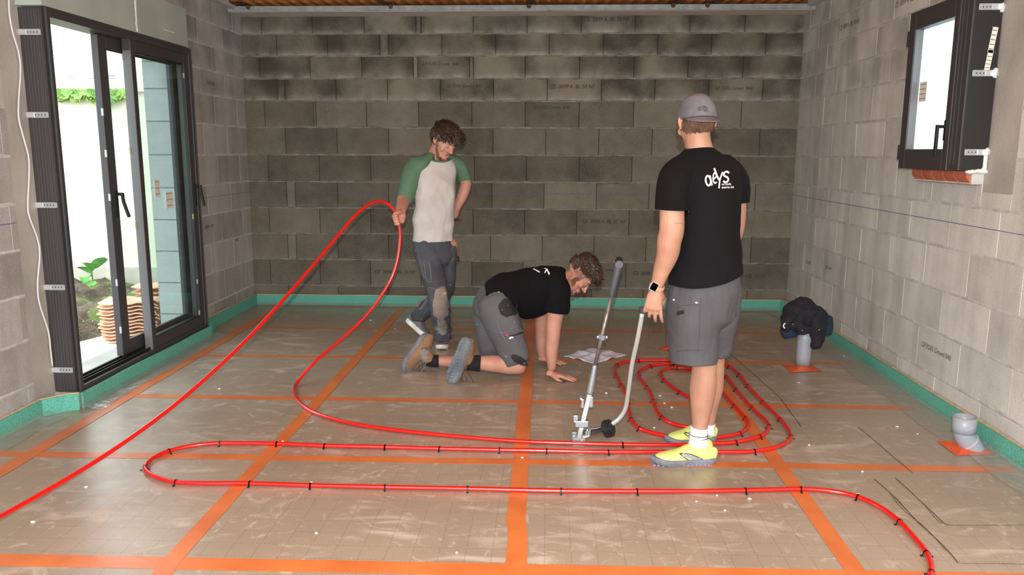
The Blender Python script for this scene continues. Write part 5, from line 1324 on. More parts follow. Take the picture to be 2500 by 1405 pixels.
# wristwatch
wm = basis(T(1600, 700, 3.572), V((.80, .0, -.42)), V((.42, .0, .80)), V((0, -1, 0)))
wm = basis(T(1596, 701, 3.570), V((.85, -.15, -.45)), V((.45, .1, .85)), V((.1, -1, .15)))
bm = BM(); box(bm, (-.0185, -.021, -.006), (.0185, .021, .006), .005, wm); wa = ob('wristwatch', bm, mat('watch_steel', (.72, .70, .69), .3, metal=.6), man, smooth=False)
bm = BM(); box(bm, (-.0150, -.0175, .005), (.0150, .0175, .0072), .0015, wm); ob('screen', bm, mat('watch_glass', (.02, .012, .015), .8, spec=0), wa)
c = T(1604, 700, 3.605); bm = BM(); dA = (LW-T(1615, 662, 3.58)).normalized(); u = V((1, 0, 0))-dA*dA.x; u.normalize(); v2 = dA.cross(u)
for off in (-.006, -.002, .002, .006): tube(bm, [c+dA*off+u*(.0325*math.cos(t))+v2*(.0325*math.sin(t)) for t in [2*PI*q/30 for q in range(30)]], .003, 6, True)
ob('strap', bm, mat('tan_strap', (.80, .56, .42), .6), wa, smooth=True)

# ================================================================== the clip tool
STEEL = mat('pale_steel_bar', (.68, .69, .68), .32, metal=.35); GRIP = mat('dark_grey_grip', (.24, .25, .28), .5); PLAS = mat('black_plastic', (.12, .12, .13), .35)
CAST = mat('cast_aluminium', (.55, .57, .59), .38, metal=.6); RODM = mat('worn_rod', (.55, .53, .50), .4, metal=.5, col2=(.42, .40, .38), scale=60)
tool = empty('clip_gun', fl(1412, 1085)); tag(tool, 'long-handled clip gun standing on the red pipe, held by the person in the cap', 'tool')
YF_, YTop = 3.90, 3.88
bm = BM(); a = J(1411, 1078, YF_); b_ = J(1441, 955, YF_-.01)
m = basis(a, (b_-a).cross(V((0, -1, 0))), (b_-a), V((0, -1, 0))); m = basis(a, (b_-a).normalized().cross(V((0, -1, 0))), (b_-a), (b_-a).normalized().cross(V((0, -1, 0))).cross((b_-a)))
Lb = (b_-a).length; box(bm, (-.012, 0, -.012), (.012, Lb, .012), .002, m); ob('lower_bar', bm, STEEL, tool)
bm = BM(); c_ = J(1452, 895, YF_-.012); chain(bm, [b_+(b_-a).normalized()*-.01, b_.lerp(c_, .4), c_], [(.018, .016), (.016, .015), (.012, .012)], (1, 0, 0), 12, 3, pw=3); ob('coupling', bm, CAST, tool, smooth=True)
bm = BM(); d_ = J(1493, 722, YF_-.03); cyl(bm, c_, d_, .0095, 16); ob('push_rod', bm, RODM, tool, smooth=True)
bm = BM(); e_ = J(1470, 823, YF_-.02); tdir = (d_-c_).normalized(); cyl(bm, e_-tdir*.012, e_+tdir*.012, .021, 8); box(bm, e_+V((-.028, -.008, -.008)), e_+V((.028, .008, .006)), .003); ob('stop_collar', bm, CAST, tool)
bm = BM(); f_ = J(1510, 650, YF_-.04); chain(bm, [d_, d_.lerp(f_, .2), d_.lerp(f_, .6), f_], [(.013, .013), (.017, .017), (.019, .022), (.022, .024)], (1, 0, 0), 14, 4, pw=2.6)
ob('grip', bm, GRIP, tool, smooth=True)
bm = BM(); cyl(bm, f_+V((.0, -.03, .012)), f_+V((.010, .09, .016)), .019, 20); ob('cross_handle', bm, PLAS, tool, smooth=False)
bm = BM(); cyl(bm, f_+V((0, -.034, .012)), f_+V((0, -.029, .012)), .0195, 20); ob('end_cap', bm, GRIP, tool)
# foot
bm = BM(); box(bm, a+V((-.030, -.022, -.032)), a+V((.038, .022, .024)), .006); box(bm, a+V((-.034, -.015, .01)), a+V((-.006, .015, .055)), .005); ob('foot_block', bm, mat('smoked_plastic', (.42, .45, .46), .3, coat=.4), tool)
for (x, y) in ((1401, 1066), (1420, 1075), (1404, 1030), (1423, 1027), (1419, 975), (1438, 970)):
    p = J(x, y, YF_-.026); bm = BM(); cyl(bm, p, p+V((0, .04, 0)), .006, 8); ob('bolt', bm, GALV, tool)
bm = BM(); p = J(1420, 1036, YF_); box(bm, p+V((-.035, -.018, -.015)), p+V((.035, .018, .022)), .005); box(bm, p+V((-.045, -.012, .02)), p+V((-.018, .012, .05)), .004); ob('clamp', bm, CAST, tool)
bm = BM(); p = J(1437, 981, YF_); box(bm, p+V((.0, -.012, -.03)), p+V((.024, .012, .028)), .005); p = J(1424, 985, YF_); box(bm, p+V((-.012, -.012, -.025)), p+V((.004, .012, .025)), .004); ob('bracket_plate', bm, CAST, tool)
# magazine rail full of clips, with a white flag of clips
bm = BM(); rl = [J(1425, 1049, YF_), J(1445, 1048, YF_+.0), J(1460, 1046, YF_), J(1472, 1041, YF_)]
tube(bm, spline(rl, .01), .005, 8); ob('magazine_rail', bm, PLAS, tool)
Q = spline(rl, .0065)
for k, p in enumerate(Q):
    bm = BM(); box(bm, p+V((-.0022, -.018, -.026)), p+V((.0022, .018, -.004)), .0008); prism(bm, [p+V((-.002, -.016, -.026)), p+V((.002, -.016, -.026)), p+V((0, -.016, -.038))], (0, .004, 0)); prism(bm, [p+V((-.002, .012, -.026)), p+V((.002, .012, -.026)), p+V((0, .012, -.038))], (0, .004, 0)); ob('loaded_clip', bm, PLAS, tool)
bm = BM(); p = J(1431, 1062, YF_-.01); prism(bm, [p+V((-.02, 0, -.022)), p+V((.018, 0, -.010)), p+V((.022, 0, .028)), p+V((.012, 0, .018)), p+V((.006, 0, .03)), p+V((-.002, 0, .016)), p+V((-.010, 0, .022))], (0, .004, 0)); ob('clip_flag', bm, WHITE, tool)
# black disc and bent side bar up to the hand
bm = BM(); p = J(1485, 1047, YF_); ax = V((.75, -.42, .38)).normalized(); cyl(bm, p-ax*.018, p+ax*.018, .046, 28); bmesh.ops.bevel(bm, geom=[e for e in bm.edges if e.calc_face_angle(0) > 1], offset=.004, segments=2, affect='EDGES'); cyl(bm, p-ax*.022, p+ax*.024, .030, 24); ob('knob_disc', bm, PLAS, tool)
bar = [J(1494, 1036, YF_), J(1512, 1022, YF_), J(1526, 1000, YF_-.01), J(1532, 970, YF_-.03), J(1543, 890, YF_-.10), J(1556, 830, YF_-.16), J(1568, 766, 3.69)]
bm = BM(); chain(bm, bar, [(.011, .009)]*7, (1, 0, 0), 12, 6, cap='flat', pw=4); ob('side_bar', bm, STEEL, tool, smooth=True)
hb_ = J(1568, 762, 3.685); bm = BM(); cyl(bm, hb_+V((-.01, .012, .006)), J(1609, 757, 3.70), .0165, 18); ob('hand_grip', bm, GRIP, tool, smooth=True)

# ================================================================== man in the raglan shirt (left)
a2 = math.radians(28); A2 = V((math.cos(a2), math.sin(a2), 0)); B2 = V((math.sin(a2), -math.cos(a2), 0))   # image-right along his chest, his front
YM = 5.86
def Q_(x, y, Y=YM): return J(x, y, Y)
bm = BM()
hy = V((.66, -.56, -.52)).normalized(); hx = V((.10, .10, 1)).cross(hy).normalized()*-1; hz = hx.cross(hy)
hx = hy.cross(V((.12, .06, 1))).normalized(); hz = hx.cross(hy).normalized()
HL = basis(Q_(1084, 347, 5.84), hx, hy, hz)
add(bm, head_local, HL)
chain(bm, [Q_(1076, 352, 5.87), Q_(1066, 372, 5.90), Q_(1058, 395, 5.92)], [(.054, .060), (.056, .062), (.066, .060)], A2, 18)
chain(bm, [Q_(1060, 390, 5.92), Q_(1060, 420, 5.90), Q_(1060, 480), Q_(1058, 540), Q_(1060, 590), Q_(1060, 620)], [(.06, .05), (.11, .06), (.11, .07), (.10, .07), (.105, .075), (.10, .07)], A2, 20, level=True)
RS, RE, RW = Q_(1012, 412, 5.80), Q_(987, 482, 5.74), Q_(976, 520, 5.51)
chain(bm, [RS, Q_(1000, 450, 5.77), RE, Q_(982, 503, 5.62), RW], [.058, .052, .047, .042, .030], A2, 16)
# the fist closed round the pipe
hc = J(970, 536, 5.43); hax = (J(975, 556, 5.44)-J(962, 514, 5.42)).normalized()
uu = V((1, 0, 0)); uu = (uu-hax*uu.dot(hax)).normalized(); vv = hax.cross(uu); vv = vv if vv.y > 0 else -vv
def rd(ang, r, h): a = math.radians(ang); return hc+uu*(math.cos(a)*r)+vv*(math.sin(a)*r)+hax*h
for k in range(4):
    h = -.030+k*.0195
    chain(bm, [rd(35, .030, h), rd(95, .025, h), rd(150, .0235, h), rd(205, .0215, h), rd(255, .021, h+.001), rd(300, .020, h+.002)], [.0105, .0098, .0098, .0092, .0088, .008], hax, 10, 3)
chain(bm, [RW, rd(40, .052, -.028), rd(50, .032, .0), rd(60, .028, .028)], [(.027, .024), (.030, .024), (.034, .018), (.028, .015)], hax, 14, 4)
chain(bm, [rd(20, .045, -.036), rd(-20, .032, -.046), rd(-70, .024, -.050), rd(-110, .023, -.046)], [.014, .012, .0105, .009], hax, 10, 4)
chain(bm, [Q_(1120, 412, 6.01), Q_(1133, 432, 6.04), Q_(1137, 452, 6.06), Q_(1128, 480, 6.06), Q_(1116, 505, 6.04), Q_(1108, 525, 6.02)], [.040, .042, .043, .041, .032, .035], A2, 16)
# legs (inside the trousers)
chain(bm, [Q_(1048, 600, 5.84), Q_(1060, 660, 5.82), Q_(1074, 725, 5.80), Q_(1080, 790, 5.86), Q_(1081, 835, 5.88)], [.085, .075, .055, .05, .04], A2, 14)
chain(bm, [Q_(1092, 600, 5.95), Q_(1088, 660, 6.0), Q_(1082, 715, 6.02), Q_(1040, 757, 6.16), Q_(1016, 782, 6.24)], [.085, .075, .055, .048, .04], A2, 14)
me = fuse(bm, .0042, 2); sculpt_head(me, HL)
man2 = ob('person', me, SKIN2, smooth=True); tag(man2, 'standing person in a white shirt with green sleeves, looking down and holding the red pipe', 'person')
face_bits(man2, HL, closed=True)
# beard and moustache
bm = BM()
def jaw(p): return p.z < -.02 and p.y > -.004 and p.z > -.125 and not (p.z > -.075 and p.y > .055) and not (abs(p.x) < .045 and p.z > -.055)
def shell(q):
    chain(q, [(0, .022, .0), (0, .026, -.05), (0, .040, -.088)], [(.066, .070), (.057, .060), (.040, .040)], (1, 0, 0), 18)
hb = bvh_of(man2.data); r_ = random.Random(4); cnt = 0
def hairs_on(bm, m, bv_, n, test, L_, w_, seed, down=(0, .1, -1)):
    r = random.Random(seed); k = 0; tries = 0; hc = m @ V((0, .01, -.02))
    while k < n and tries < n*60:
        tries += 1
        d = V((r.gauss(0, 1), r.gauss(0, 1), r.gauss(0, 1))).normalized(); h = bv_.ray_cast(hc+(m.to_3x3() @ d)*.25, -(m.to_3x3() @ d), .3)
        if not h[0]: continue
        p = m.inverted() @ h[0]
        if not test(p): continue
        k += 1; nn = h[1]; f = m.to_3x3() @ V(down); f = (f-nn*f.dot(nn)).normalized(); s1 = nn.cross(f)
        LL = L_*r.uniform(.6, 1.3); a = h[0]-nn*.001; vs = [bm.verts.new(a+s1*w_), bm.verts.new(a-s1*w_), bm.verts.new(a+nn*w_*1.3), bm.verts.new(a+nn*LL*.35+f*LL)]
        for t in ((0, 1, 3), (1, 2, 3), (2, 0, 3)): bm.faces.new([vs[i] for i in t])
hairs_on(bm, HL, hb, 2600, lambda p: (-.125 < p.z < -.022 and p.y > -.004 and not (p.z > -.09 and p.y > .020+max(0, -.035-p.z)*.6+noise.noise(p*70)*.014)) or (abs(p.x) < .026 and -.058 < p.z < -.044 and p.y > .08), .010, .0022, 5)
ob('beard', bm, STUB, man2)
# voluminous brown hair
bm = BM()
def top(p): return p.z > .012+max(0, p.y)*.50-(.040 if p.y < -.03 else 0) or (p.y < -.03 and p.z > -.045)
add(bm, lambda q: (ell(q, (0, -.022, .050), (.084, .104, .082)), ell(q, (0, .045, .092), (.060, .050, .036))), HL)
def flow(p): return V((p.x*2, 1.0, .1)) if p.z > .06 else V((0, -.1, -1)) if p.y < .03 else V((p.x*2, .6, -.7))
tufts(bm, HL, 2300, top, lambda p: .040 if p.z > .07 else .026, .0040, flow, 21, cx=(0, -.018, .042), rad=(.084, .106, .090), lift=.26, curl=.26)
tufts(bm, HL, 500, lambda p: p.y > .035 and p.z > .075, lambda p: .044, .0042, lambda p: V((p.x*3, 1.0, -.55)), 22, cx=(0, -.010, .046), rad=(.084, .106, .090), lift=.55, curl=.3)
me = bpy.data.meshes.new('hair'); bm.to_mesh(me); bm.free(); ob('hair', me, HAIRB, man2)
# raglan shirt: white body, green sleeves and neckband
OFFW = mat('off_white_cotton', (.75, .73, .71), .9, (.70, .675, .65), 4, bump=.2, bscale=200)
GRN = mat('green_cotton', (.34, .46, .36), .9, (.29, .40, .31), 6, bump=.2, bscale=200)
def fl2(p): return .25+.9*max(0, min(1, (1.42-p.z)/.3))
bm = BM()
chain(bm, [Q_(1068, 380, 5.90), Q_(1066, 392, 5.90), Q_(1062, 412, 5.89), Q_(1061, 450), Q_(1061, 500), Q_(1059, 545), Q_(1057, 575), Q_(1057, 592)], [(.085, .070), (.125, .085), (.160, .105), (.158, .120), (.156, .118), (.150, .112), (.146, .108), (.146, .106)], A2, 28, 5, cap='flat', pw=2.3, level=True)
me = fuse(bm, .0055, 3); wrinkle(me, .009, (8, 8, 5), 31, .0012, 40, mask=fl2); openend(me, [(Q_(1057, 588, YM), V((0, 0, -1)), .22), (Q_(1069, 386, 5.885)+V((0, 0, .002)), V((0, 0, 1))+B2*.36, .125)])
shirt = ob('shirt', me, OFFW, man2, smooth=True); shb = bvh_of(me); solid(shirt)
bm = BM()
chain(bm, [Q_(1046, 386, 5.87), Q_(1030, 400, 5.84), Q_(1011, 415, 5.81), Q_(998, 450, 5.77), Q_(987, 492, 5.73)], [(.040, .075), (.062, .085), (.070, .084), (.064, .074), (.056, .064)], A2, 22, cap='round')
me = fuse(bm, .005, 3); wrinkle(me, .006, (6, 6, 8), 41, .001, 40); openend(me, [(Q_(986, 496, 5.73), V((-.12, -.1, -1)), .085)]); s1 = ob('sleeve', me, GRN, shirt, smooth=True); solid(s1)
bm = BM()
chain(bm, [Q_(1090, 388, 5.96), Q_(1106, 398, 5.99), Q_(1122, 412, 6.02), Q_(1131, 435, 6.05)], [(.045, .075), (.060, .078), (.058, .075), (.058, .066)], A2, 20, cap='round')
me = fuse(bm, .005, 3); wrinkle(me, .005, (6, 6, 8), 43, .001, 40); openend(me, [(Q_(1132, 441, 6.05), V((.1, 0, -1)), .08)]); s2 = ob('sleeve', me, GRN, shirt, smooth=True); solid(s2)
nc = Q_(1069, 386, 5.885)
bm = BM(); chain(bm, [nc+A2*(.088*math.cos(t))+B2*(.078*math.sin(t))+V((0, 0, .004-.030*math.sin(t))) for t in [2*PI*k/24 for k in range(25)]], [(.007, .013)]*25, (0, 0, 1), 8, 2); ob('neckband', bm, GRN, shirt, smooth=True)
# dusty work trousers
TRO = mat('dark_work_trousers', (.23, .235, .26), .85, (.29, .295, .32), 5, bump=.35, bscale=160, splat=[((.50, .50, .50), 9, .62, .18), ((.80, .80, .78), 38, .715, .02)])
KNEE = mat('dusty_knee', (.56, .49, .44), .95, (.42, .39, .37), 9, splat=[((.70, .68, .64), 20, .6, .1)], bump=.5, bscale=60)
bm = BM()
chain(bm, [Q_(1059, 575), Q_(1060, 600), Q_(1060, 625)], [(.124, .088), (.132, .096), (.140, .110)], A2, 24)
chain(bm, [Q_(1040, 600, 5.83), Q_(1052, 650, 5.81), Q_(1066, 700, 5.79), Q_(1073, 740, 5.79), Q_(1077, 775, 5.84), Q_(1080, 796, 5.87), Q_(1081, 821, 5.88)], [(.095, .10), (.094, .10), (.080, .088), (.080, .085), (.070, .076), (.060, .070), (.062, .072)], A2, 22, cap='round')
chain(bm, [Q_(1090, 605, 5.94), Q_(1090, 650, 5.99), Q_(1086, 700, 6.01), Q_(1066, 735, 6.06), Q_(1040, 757, 6.15), Q_(1020, 775, 6.22)], [(.075, .095), (.072, .09), (.072, .08), (.075, .075), (.062, .066), (.055, .06)], A2, 20, cap='round')
me = fuse(bm, .0055, 2)
def km(p):
    d = (p-Q_(1078, 800, 5.85)).length; return .6+1.5*math.exp(-(d/.12)**2)
wrinkle(me, .006, (7, 7, 13), 51, .0015, 45, mask=km)
tro = ob('trousers', me, TRO, man2, smooth=True); tbv = bvh_of(me)
def blob_patch(name, par, bvv, cx_, cy_2, rx, ry, Y, mater, off=.003, seed=0, ang=0, n=40, m_=7, wob=.15):
    b = BM(); c = J(cx_, cy_2, Y); R = []; 
    for j in range(m_+1):
        row = []
        for k in range(n):
            t = 2*PI*k/n; s = j/m_*(1+wob*noise.noise(V((math.cos(t)*1.7, math.sin(t)*1.7, seed)))*2*(j/m_))
            x, y = rx*math.cos(t)*s, ry*math.sin(t)*s; x, y = x*math.cos(ang)-y*math.sin(ang), x*math.sin(ang)+y*math.cos(ang)
            o = V((0, 0, H)); p = J(cx_+x, cy_2+y, Y); d = (p-o).normalized(); h = bvv.ray_cast(o, d, 20)
            row.append(b.verts.new((h[0] if h[0] and (h[0]-p).length < .35 else p)-d*off*(1 if j < m_ else .3)))
        R.append(row)
    for p, q in zip(R[1:], R[2:]):
        for k in range(n): b.faces.new((p[k], p[(k+1) % n], q[(k+1) % n], q[k]))
    for k in range(n): b.faces.new((R[0][0], R[1][k], R[1][(k+1) % n]))
    for v in R[0][1:]: b.verts.remove(v)
    bmesh.ops.recalc_face_normals(b, faces=b.faces[:]); b.normal_update()
    if sum(f.normal.y for f in b.faces) > 0: bmesh.ops.reverse_faces(b, faces=b.faces[:])
    KEEP.add(id(b)); return ob(name, b, mater, par, smooth=True)
blob_patch('knee_patch', tro, tbv, 1076, 745, 20, 40, 5.72, KNEE, seed=3)
blob_patch('dust_patch', tro, tbv, 1078, 800, 17, 18, 5.78, mat('pale_dust', (.52, .49, .46), .95, (.34, .34, .35), 14, bump=.5), seed=6, wob=.3)
blob_patch('dust_patch', tro, tbv, 1030, 742, 20, 8, 6.08, MATS['pale_dust'], seed=8, wob=.3, ang=-.7)
mmt = basis(Q_(1052, 640, 5.4), V((1, 0, 0)), V((0, 0, 1)), V((0, -1, 0)))
SEAM = mat('seam_grey', (.42, .42, .44), .85)
strokes('seam', [[(-.10, .12), (-.085, .02), (-.05, -.13)], [(-.02, -.19), (.02, -.20), (.10, -.20)], [(-.045, -.02), (-.04, -.12), (-.005, -.15), (.0, -.10), (-.015, -.0)]], .004, tro, tbv, mmt, None, SEAM, .002)
# shoes
SHB = mat('grey_knit_shoe', (.36, .36, .39), .85, (.45, .44, .45), 14, bump=.4, bscale=150, splat=[((.60, .58, .55), 25, .62, .1)]); SOLW = mat('white_sole', (.90, .88, .85), .6, (.80, .77, .73), 12)
heel = fl(1084, 832, 0); toe = fl(1078, 858, 0); y_ = (toe-heel).normalized(); heel = toe-y_*.285
up1 = shoe(man2, foot_frame(heel, toe), .285, .98, SHB, SOLW, 'shoe', .028, .09, lace=BLK)
th_, ht = fl(1042, 834, 0)+V((0, .02, .012)), J(988, 782, 6.28)
th_ = J(1045, 826, 6.08); th_.z = .012
fd = (th_-ht).normalized(); heel2 = th_-fd*.29; upv = V((.60, -.12, .55))
up2 = shoe(man2, foot_frame(heel2, th_, upv), .29, .98, SHB, SOLW, 'shoe', .032, .09, toe=.2)
# dark knob of a hand tool sticking out behind the hip
bm = BM(); p = Q_(1116, 632, 6.0); ell(bm, p, (.020, .03, .022)); cyl(bm, p+V((-.08, .01, .0)), p, .011, 12); o = ob('hammer', bm, mat('dark_rubber', (.20, .20, .22), .5), smooth=True); tag(o, 'dark rounded tool head sticking out behind the hip in dusty trousers', 'tool')

# ================================================================== kneeling man (middle)
XA = V((0, 1, 0)); YK, YKf = 5.14, 5.40
def K(x, y, Y=5.27): return J(x, y, Y)
bm = BM()
hy = V((.50, -.10, -.86)).normalized(); hx = V((.86, .06, .5)).cross(hy); hz = V((.86, .10, .50)); hx = hy.cross(hz).normalized(); hz = hx.cross(hy).normalized()
HK = basis(K(1415, 672, 5.20), hx, hy, hz)
add(bm, head_local, HK)
chain(bm, [K(1412, 668, 5.215), K(1396, 682, 5.23), K(1376, 694, 5.25)], [(.058, .060), (.060, .066), (.08, .085)], XA, 18)
chain(bm, [K(1198, 735), K(1240, 722), K(1290, 712), K(1335, 700), K(1368, 695)], [(.10, .07), (.11, .08), (.12, .085), (.12, .085), (.10, .06)], XA, 20)
# near arm
chain(bm, [K(1362, 710, 5.10), K(1358, 750, 5.07), K(1352, 800, 5.06), K(1350, 825, 5.06), K(1347, 865, 5.07), K(1347, 897, 5.08)], [.060, .056, .050, .046, .040, .029], XA, 16)
wr_ = K(1347, 903, 5.085); hw = V((wr_.x, wr_.y, .042))
hand(bm, hw+V((-.002, 0, -.004)), V((1, -.15, -.16)), V((.15, 0, 1)), 1, (.10, .08, .07, .10), .13, scale=1.05)
# far arm
chain(bm, [K(1340, 715, 5.45), K(1326, 760, 5.47), K(1321, 810, 5.47), K(1321, 850, 5.46), K(1324, 870, 5.46)], [.058, .052, .046, .038, .030], XA, 16)
wf = K(1325, 872, 5.46); wf.z = max(.035, wf.z); hand(bm, V((wf.x, wf.y, .04)), V((1, -.1, -.15)), V((.2, 0, 1)), -1, (.10, .08, .07, .10), .12)
# near leg: thigh down to the knee, shin back along the floor
chain(bm, [K(1215, 755, YK+.02), K(1240, 820, YK), K(1262, 885, YK-.02)], [(.10, .10), (.088, .09), (.065, .065)], XA, 18)
chain(bm, [K(1268, 893, 5.10), K(1240, 893, 5.09), K(1210, 889, 5.08), K(1180, 887, 5.07), K(1155, 886, 5.06), K(1130, 885, 5.05)], [(.055, .060), (.054, .058), (.056, .058), (.050, .050), (.040, .042), (.036, .038)], XA, 18)
chain(bm, [K(1200, 755, YKf), K(1208, 820, YKf), K(1205, 880, YKf)], [(.10, .10), (.085, .09), (.06, .065)], XA, 18)
chain(bm, [K(1212, 893, 5.36), K(1185, 895, 5.33), K(1150, 892, 5.31), K(1115, 886, 5.29), K(1080, 882, 5.28), K(1050, 881, 5.27)], [(.055, .055), (.050, .050), (.052, .052), (.046, .046), (.036, .036), (.034, .034)], XA, 18)
me = fuse(bm, .0042, 2)
for v in me.vertices:
    if v.co.z < .006: v.co.z = .006
sculpt_head(me, HK)
man3 = ob('person', me, SKIN2, smooth=True); tag(man3, 'person on hands and knees in black t-shirt and grey work shorts, head bowed', 'person')
face_bits(man3, HK, closed=True)
hb = bvh_of(man3.data); bm = BM()
hairs_on(bm, HK, hb, 2600, lambda p: (-.13 < p.z < -.018 and p.y > -.004 and not (p.z > -.09 and p.y > .022+max(0, -.035-p.z)*.6+noise.noise(p*70)*.014)) or (abs(p.x) < .026 and -.058 < p.z < -.044 and p.y > .08), .010, .0020, 6); ob('beard', bm, STUB, man3)
bm = BM()
add(bm, lambda q: (ell(q, (0, -.020, .062), (.078, .098, .072)), ell(q, (0, .030, .092), (.062, .060, .034))), HK)
tufts(bm, HK, 2300, lambda p: p.z > .030+max(0, p.y)*.35 or (p.y < -.05 and p.z > .0), lambda p: .034 if p.z > .08 else .020, .0036, lambda p: V((p.x*2, 1.0, .35)) if p.z > .06 else V((0, -.2, -1)), 31, cx=(0, -.016, .044), rad=(.081, .102, .090), lift=.30, curl=.28)
tufts(bm, HK, 500, lambda p: p.y > .03 and p.z > .08, lambda p: .038, .0038, lambda p: V((p.x*3, 1.0, .1)), 32, cx=(0, -.010, .046), rad=(.082, .102, .092), lift=.4, curl=.3)
me = bpy.data.meshes.new('hair'); bm.to_mesh(me); bm.free(); ob('hair', me, HAIRB, man3)
# shaved sides
bm = BM(); hairs_on(bm, HK, hb, 1500, lambda p: p.y < .03 and -.02 < p.z < .05 and p.y > -.12 and abs(p.x) > .03, .006, .0016, 9); ob('short_sides', bm, STUB, man3)
# t-shirt
bm = BM()
chain(bm, [K(1192, 718), K(1225, 714), K(1260, 715), K(1295, 715), K(1330, 703), K(1362, 692), K(1382, 690)], [(.165, .095), (.170, .125), (.172, .155), (.176, .170), (.182, .150), (.165, .115), (.085, .080)], XA, 28, 5, cap='flat', pw=2.2)
chain(bm, [K(1350, 690, 5.16), K(1363, 705, 5.11), K(1362, 738, 5.08), K(1358, 757, 5.07)], [(.070, .085), (.074, .082), (.072, .080), (.072, .078)], XA, 20)
chain(bm, [K(1348, 690, 5.38), K(1345, 715, 5.44), K(1334, 750, 5.46)], [(.070, .08), (.072, .075), (.07, .07)], XA, 20)
me = fuse(bm, .0055, 3); wrinkle(me, .008, (6, 4, 6), 61, .0012, 40)
openend(me, [(K(1357, 764, 5.07), V((-.12, -.1, -1)), .10), (K(1333, 757, 5.46), V((-.1, 0, -1)), .09), (K(1384, 689), V((1, 0, .1)), .10)])
tee3 = ob('t_shirt', me, TEE, man3, smooth=True); t3 = bvh_of(me); solid(tee3)
m3 = basis(K(1325, 652, 5.12), V((1, 0, 0)), V((0, .6, .8)), V((0, -.8, .6)))
def top_strokes(name, segs, w_, par, bvv, mater):
    b = BM()
    for s in segs:
        P = spline([V((*J(x, y, Y).xy, 0)) for x, y, Y in s], .006); rows = []
        for i, p in enumerate(P):
            t = (P[min(i+1, len(P)-1)]-P[max(i-1, 0)]).normalized(); n = V((-t.y, t.x, 0))*w_/2; q = []
            for sg in (-1, 1):
                h = bvv.ray_cast(p+n*sg+V((0, 0, 2)), V((0, 0, -1))); q.append(b.verts.new((h[0] if h[0] else p)+V((0, -.001, .004))))
            rows.append(q)
        for r, q in zip(rows, rows[1:]): b.faces.new((r[0], r[1], q[1], q[0]))
    return ob2(name, b, mater, par)
top_strokes('lettering', [[(1302, 650, 5.22), (1312, 648, 5.18), (1318, 650, 5.16)], [(1328, 648, 5.20), (1336, 650, 5.18), (1341, 655, 5.12)], [(1330, 652, 5.15), (1336, 651, 5.19)]], .009, tee3, t3, PRT)
# work shorts
S3 = mat('grey_work_shorts', (.30, .295, .305), .85, (.35, .345, .355), 4, bump=.3, bscale=170, splat=[((.62, .62, .60), 24, .70, .03)])
bm = BM()
chain(bm, [K(1232, 712), K(1212, 728), K(1200, 752)], [(.165, .115), (.170, .130), (.168, .125)], XA, 24)
chain(bm, [K(1210, 742, YK+.03), K(1228, 790, YK), K(1246, 840, YK-.02), K(1258, 872, YK-.03)], [(.110, .125), (.108, .120), (.098, .105), (.092, .098)], XA, 22, pw=2.3)
chain(bm, [K(1192, 742, YKf-.02), K(1198, 790, YKf), K(1203, 835, YKf), K(1204, 852, YKf)], [(.110, .105), (.108, .108), (.098, .100), (.092, .098)], XA, 22, pw=2.3)
me = fuse(bm, .0055, 3); wrinkle(me, .006, (6, 6, 6), 71, .001, 40)
openend(me, [(K(1262, 884, YK-.03), V((.30, 0, -.95)), .14), (K(1204, 862, YKf), V((0, 0, -1)), .13)])
sh3 = ob('work_shorts', me, S3, man3, smooth=True); solid(sh3, .004); s3b = bvh_of(me)
HIPB = mat('black_holster', (.13, .13, .14), .85, bump=.3, bscale=120, splat=[((.70, .70, .62), 40, .72, .02)])
blob_patch('holster_pocket', sh3, s3b, 1241, 752, 24, 22, 4.95, HIPB, .006, 2, .3, wob=.08)
blob_patch('knee_pad', sh3, s3b, 1268, 880, 24, 9, 5.0, HIPB, .005, 5, .5, wob=.06)
mm3 = basis(K(1260, 810, 4.8), V((1, 0, 0)), V((0, 0, 1)), V((0, -1, 0)))
strokes('zip', [[(-.045, -.028), (.0, -.022), (.06, .002)]], .010, sh3, s3b, mm3, None, BLK, .003)
strokes('seam', [[(-.14, .0), (-.11, -.008), (-.06, -.006)], [(-.10, .14), (-.12, .05), (-.06, -.08)], [(.065, .10), (.075, .0), (.06, -.10)]], .004, sh3, s3b, mm3, None, SEAM, .002)
strokes('red_tab', [[(-.066, -.03), (-.058, -.022), (-.052, -.026)]], .010, sh3, s3b, mm3, None, mat('red_tab', (.75, .12, .12), .6), .004)
strokes('paint_mark', [[(-.045, -.05), (-.03, -.04), (-.018, -.042)]], .010, sh3, s3b, mm3, None, PRT, .003)
strokes('yellow_stitch', [[(-.122, .268), (-.108, .266)], [(-.085, .205), (-.083, .198)], [(-.052, .205), (-.050, .196)]], .006, sh3, s3b, mm3, None, mat('yellow_thread', (.80, .85, .20), .6), .003)
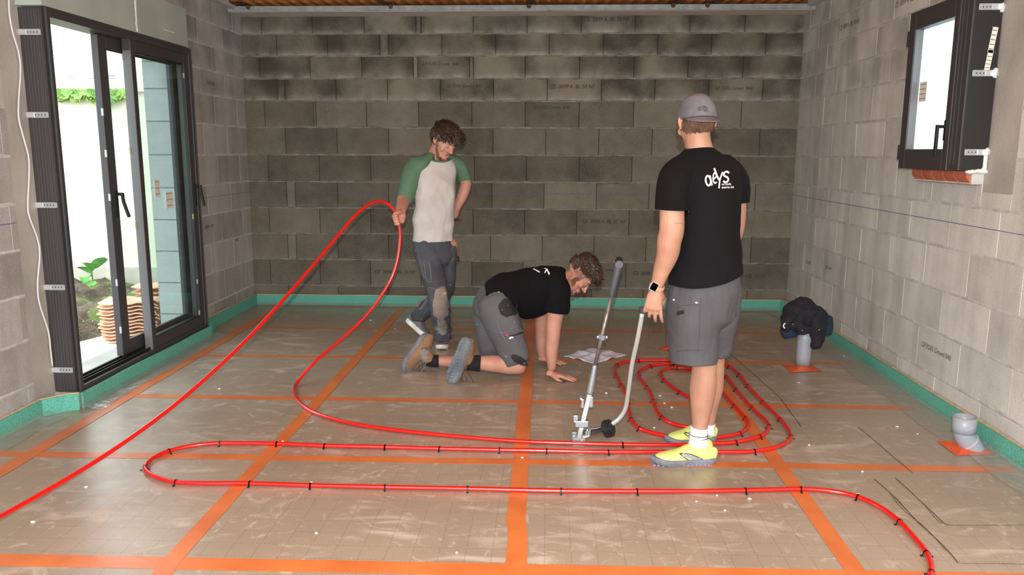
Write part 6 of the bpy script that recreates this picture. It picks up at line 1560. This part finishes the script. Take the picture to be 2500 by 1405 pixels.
# socks and brown work shoes, toes down, soles towards us
BSOCK = mat('black_sock', (.06, .06, .07), .9, bump=.3, bscale=200)
bm = BM(); chain(bm, [K(1172, 888, 5.065), K(1158, 887, 5.06), K(1140, 886, 5.055)], [(.052, .056), (.050, .053), (.047, .05)], XA, 18, cap='flat'); ob('sock', bm, BSOCK, man3, smooth=True)
bm = BM(); chain(bm, [K(1071, 882, 5.275), K(1058, 882, 5.27), K(1042, 880, 5.265)], [(.044, .044), (.043, .043), (.042, .043)], XA, 18, cap='flat'); ob('sock', bm, BSOCK, man3, smooth=True)
BRN = mat('tan_suede', (.56, .42, .31), .9, (.44, .35, .28), 8, bump=.4, bscale=120, splat=[((.52, .53, .55), 7, .58, .12)])
GRS = mat('dusty_grey_rubber', (.37, .40, .425), .9, (.47, .495, .51), 14, bump=.5, bscale=70)
LAC = mat('dark_lace', (.16, .15, .15), .8)
# near shoe: heel up, toe on the floor to the left; sole faces the camera and the left
heel = J(1128, 845, 5.02); toe = J(1094, 948, 4.93); toe.z = .012
dd = (toe-heel).normalized(); heel = toe-dd*.315
fm = foot_frame(heel, toe, V((.70, .70, .10))); nsh = shoe(man3, fm, .315, 1.08, BRN, GRS, 'work_shoe', .034, .10, lace=LAC, toe=.3, cyl_=.095, ankle=K(1146, 886, 5.055))
fm1 = fm
bm = BM()
for j in range(14):
    y = .01+j*.0215; w_ = .034 if y < .12 else .044; w_ = .026 if y > .28 or y < .02 else w_
    box(bm, (-w_, y, -.006), (-.004, y+.012, .006), .002, fm); box(bm, (.004, y, -.006), (w_, y+.012, .006), .002, fm)
ob('lugs', bm, GRS, nsh)
heel = J(1022, 842, 5.30); toe = J(982, 930, 5.20); toe.z = .012; dd = (toe-heel).normalized(); heel = toe-dd*.30
fm = foot_frame(heel, toe, V((.93, -.22, .38))); fsh = shoe(man3, fm, .30, 1.05, BRN, GRS, 'work_shoe', .034, .10, lace=LAC, toe=.3, cyl_=.095, ankle=K(1046, 881, 5.265))
# loose lace loops
for (pts, Y, par) in [([(1128, 893), (1124, 922), (1130, 945), (1133, 938), (1128, 925), (1130, 912)], 4.98, nsh), ([(1130, 893), (1146, 915), (1156, 936), (1148, 943), (1138, 936), (1140, 922)], 4.97, nsh),
                      ([(1034, 892), (1018, 912), (1013, 908), (1020, 920), (1030, 912), (1036, 906)], 5.21, fsh), ([(1010, 902), (1018, 903), (1026, 893), (1038, 886)], 5.21, fsh)]:
    bm = BM(); tube(bm, spline([J(x, y, Y) for x, y in pts], .008), .0022, 6); ob('lace_loop', bm, LAC, par)
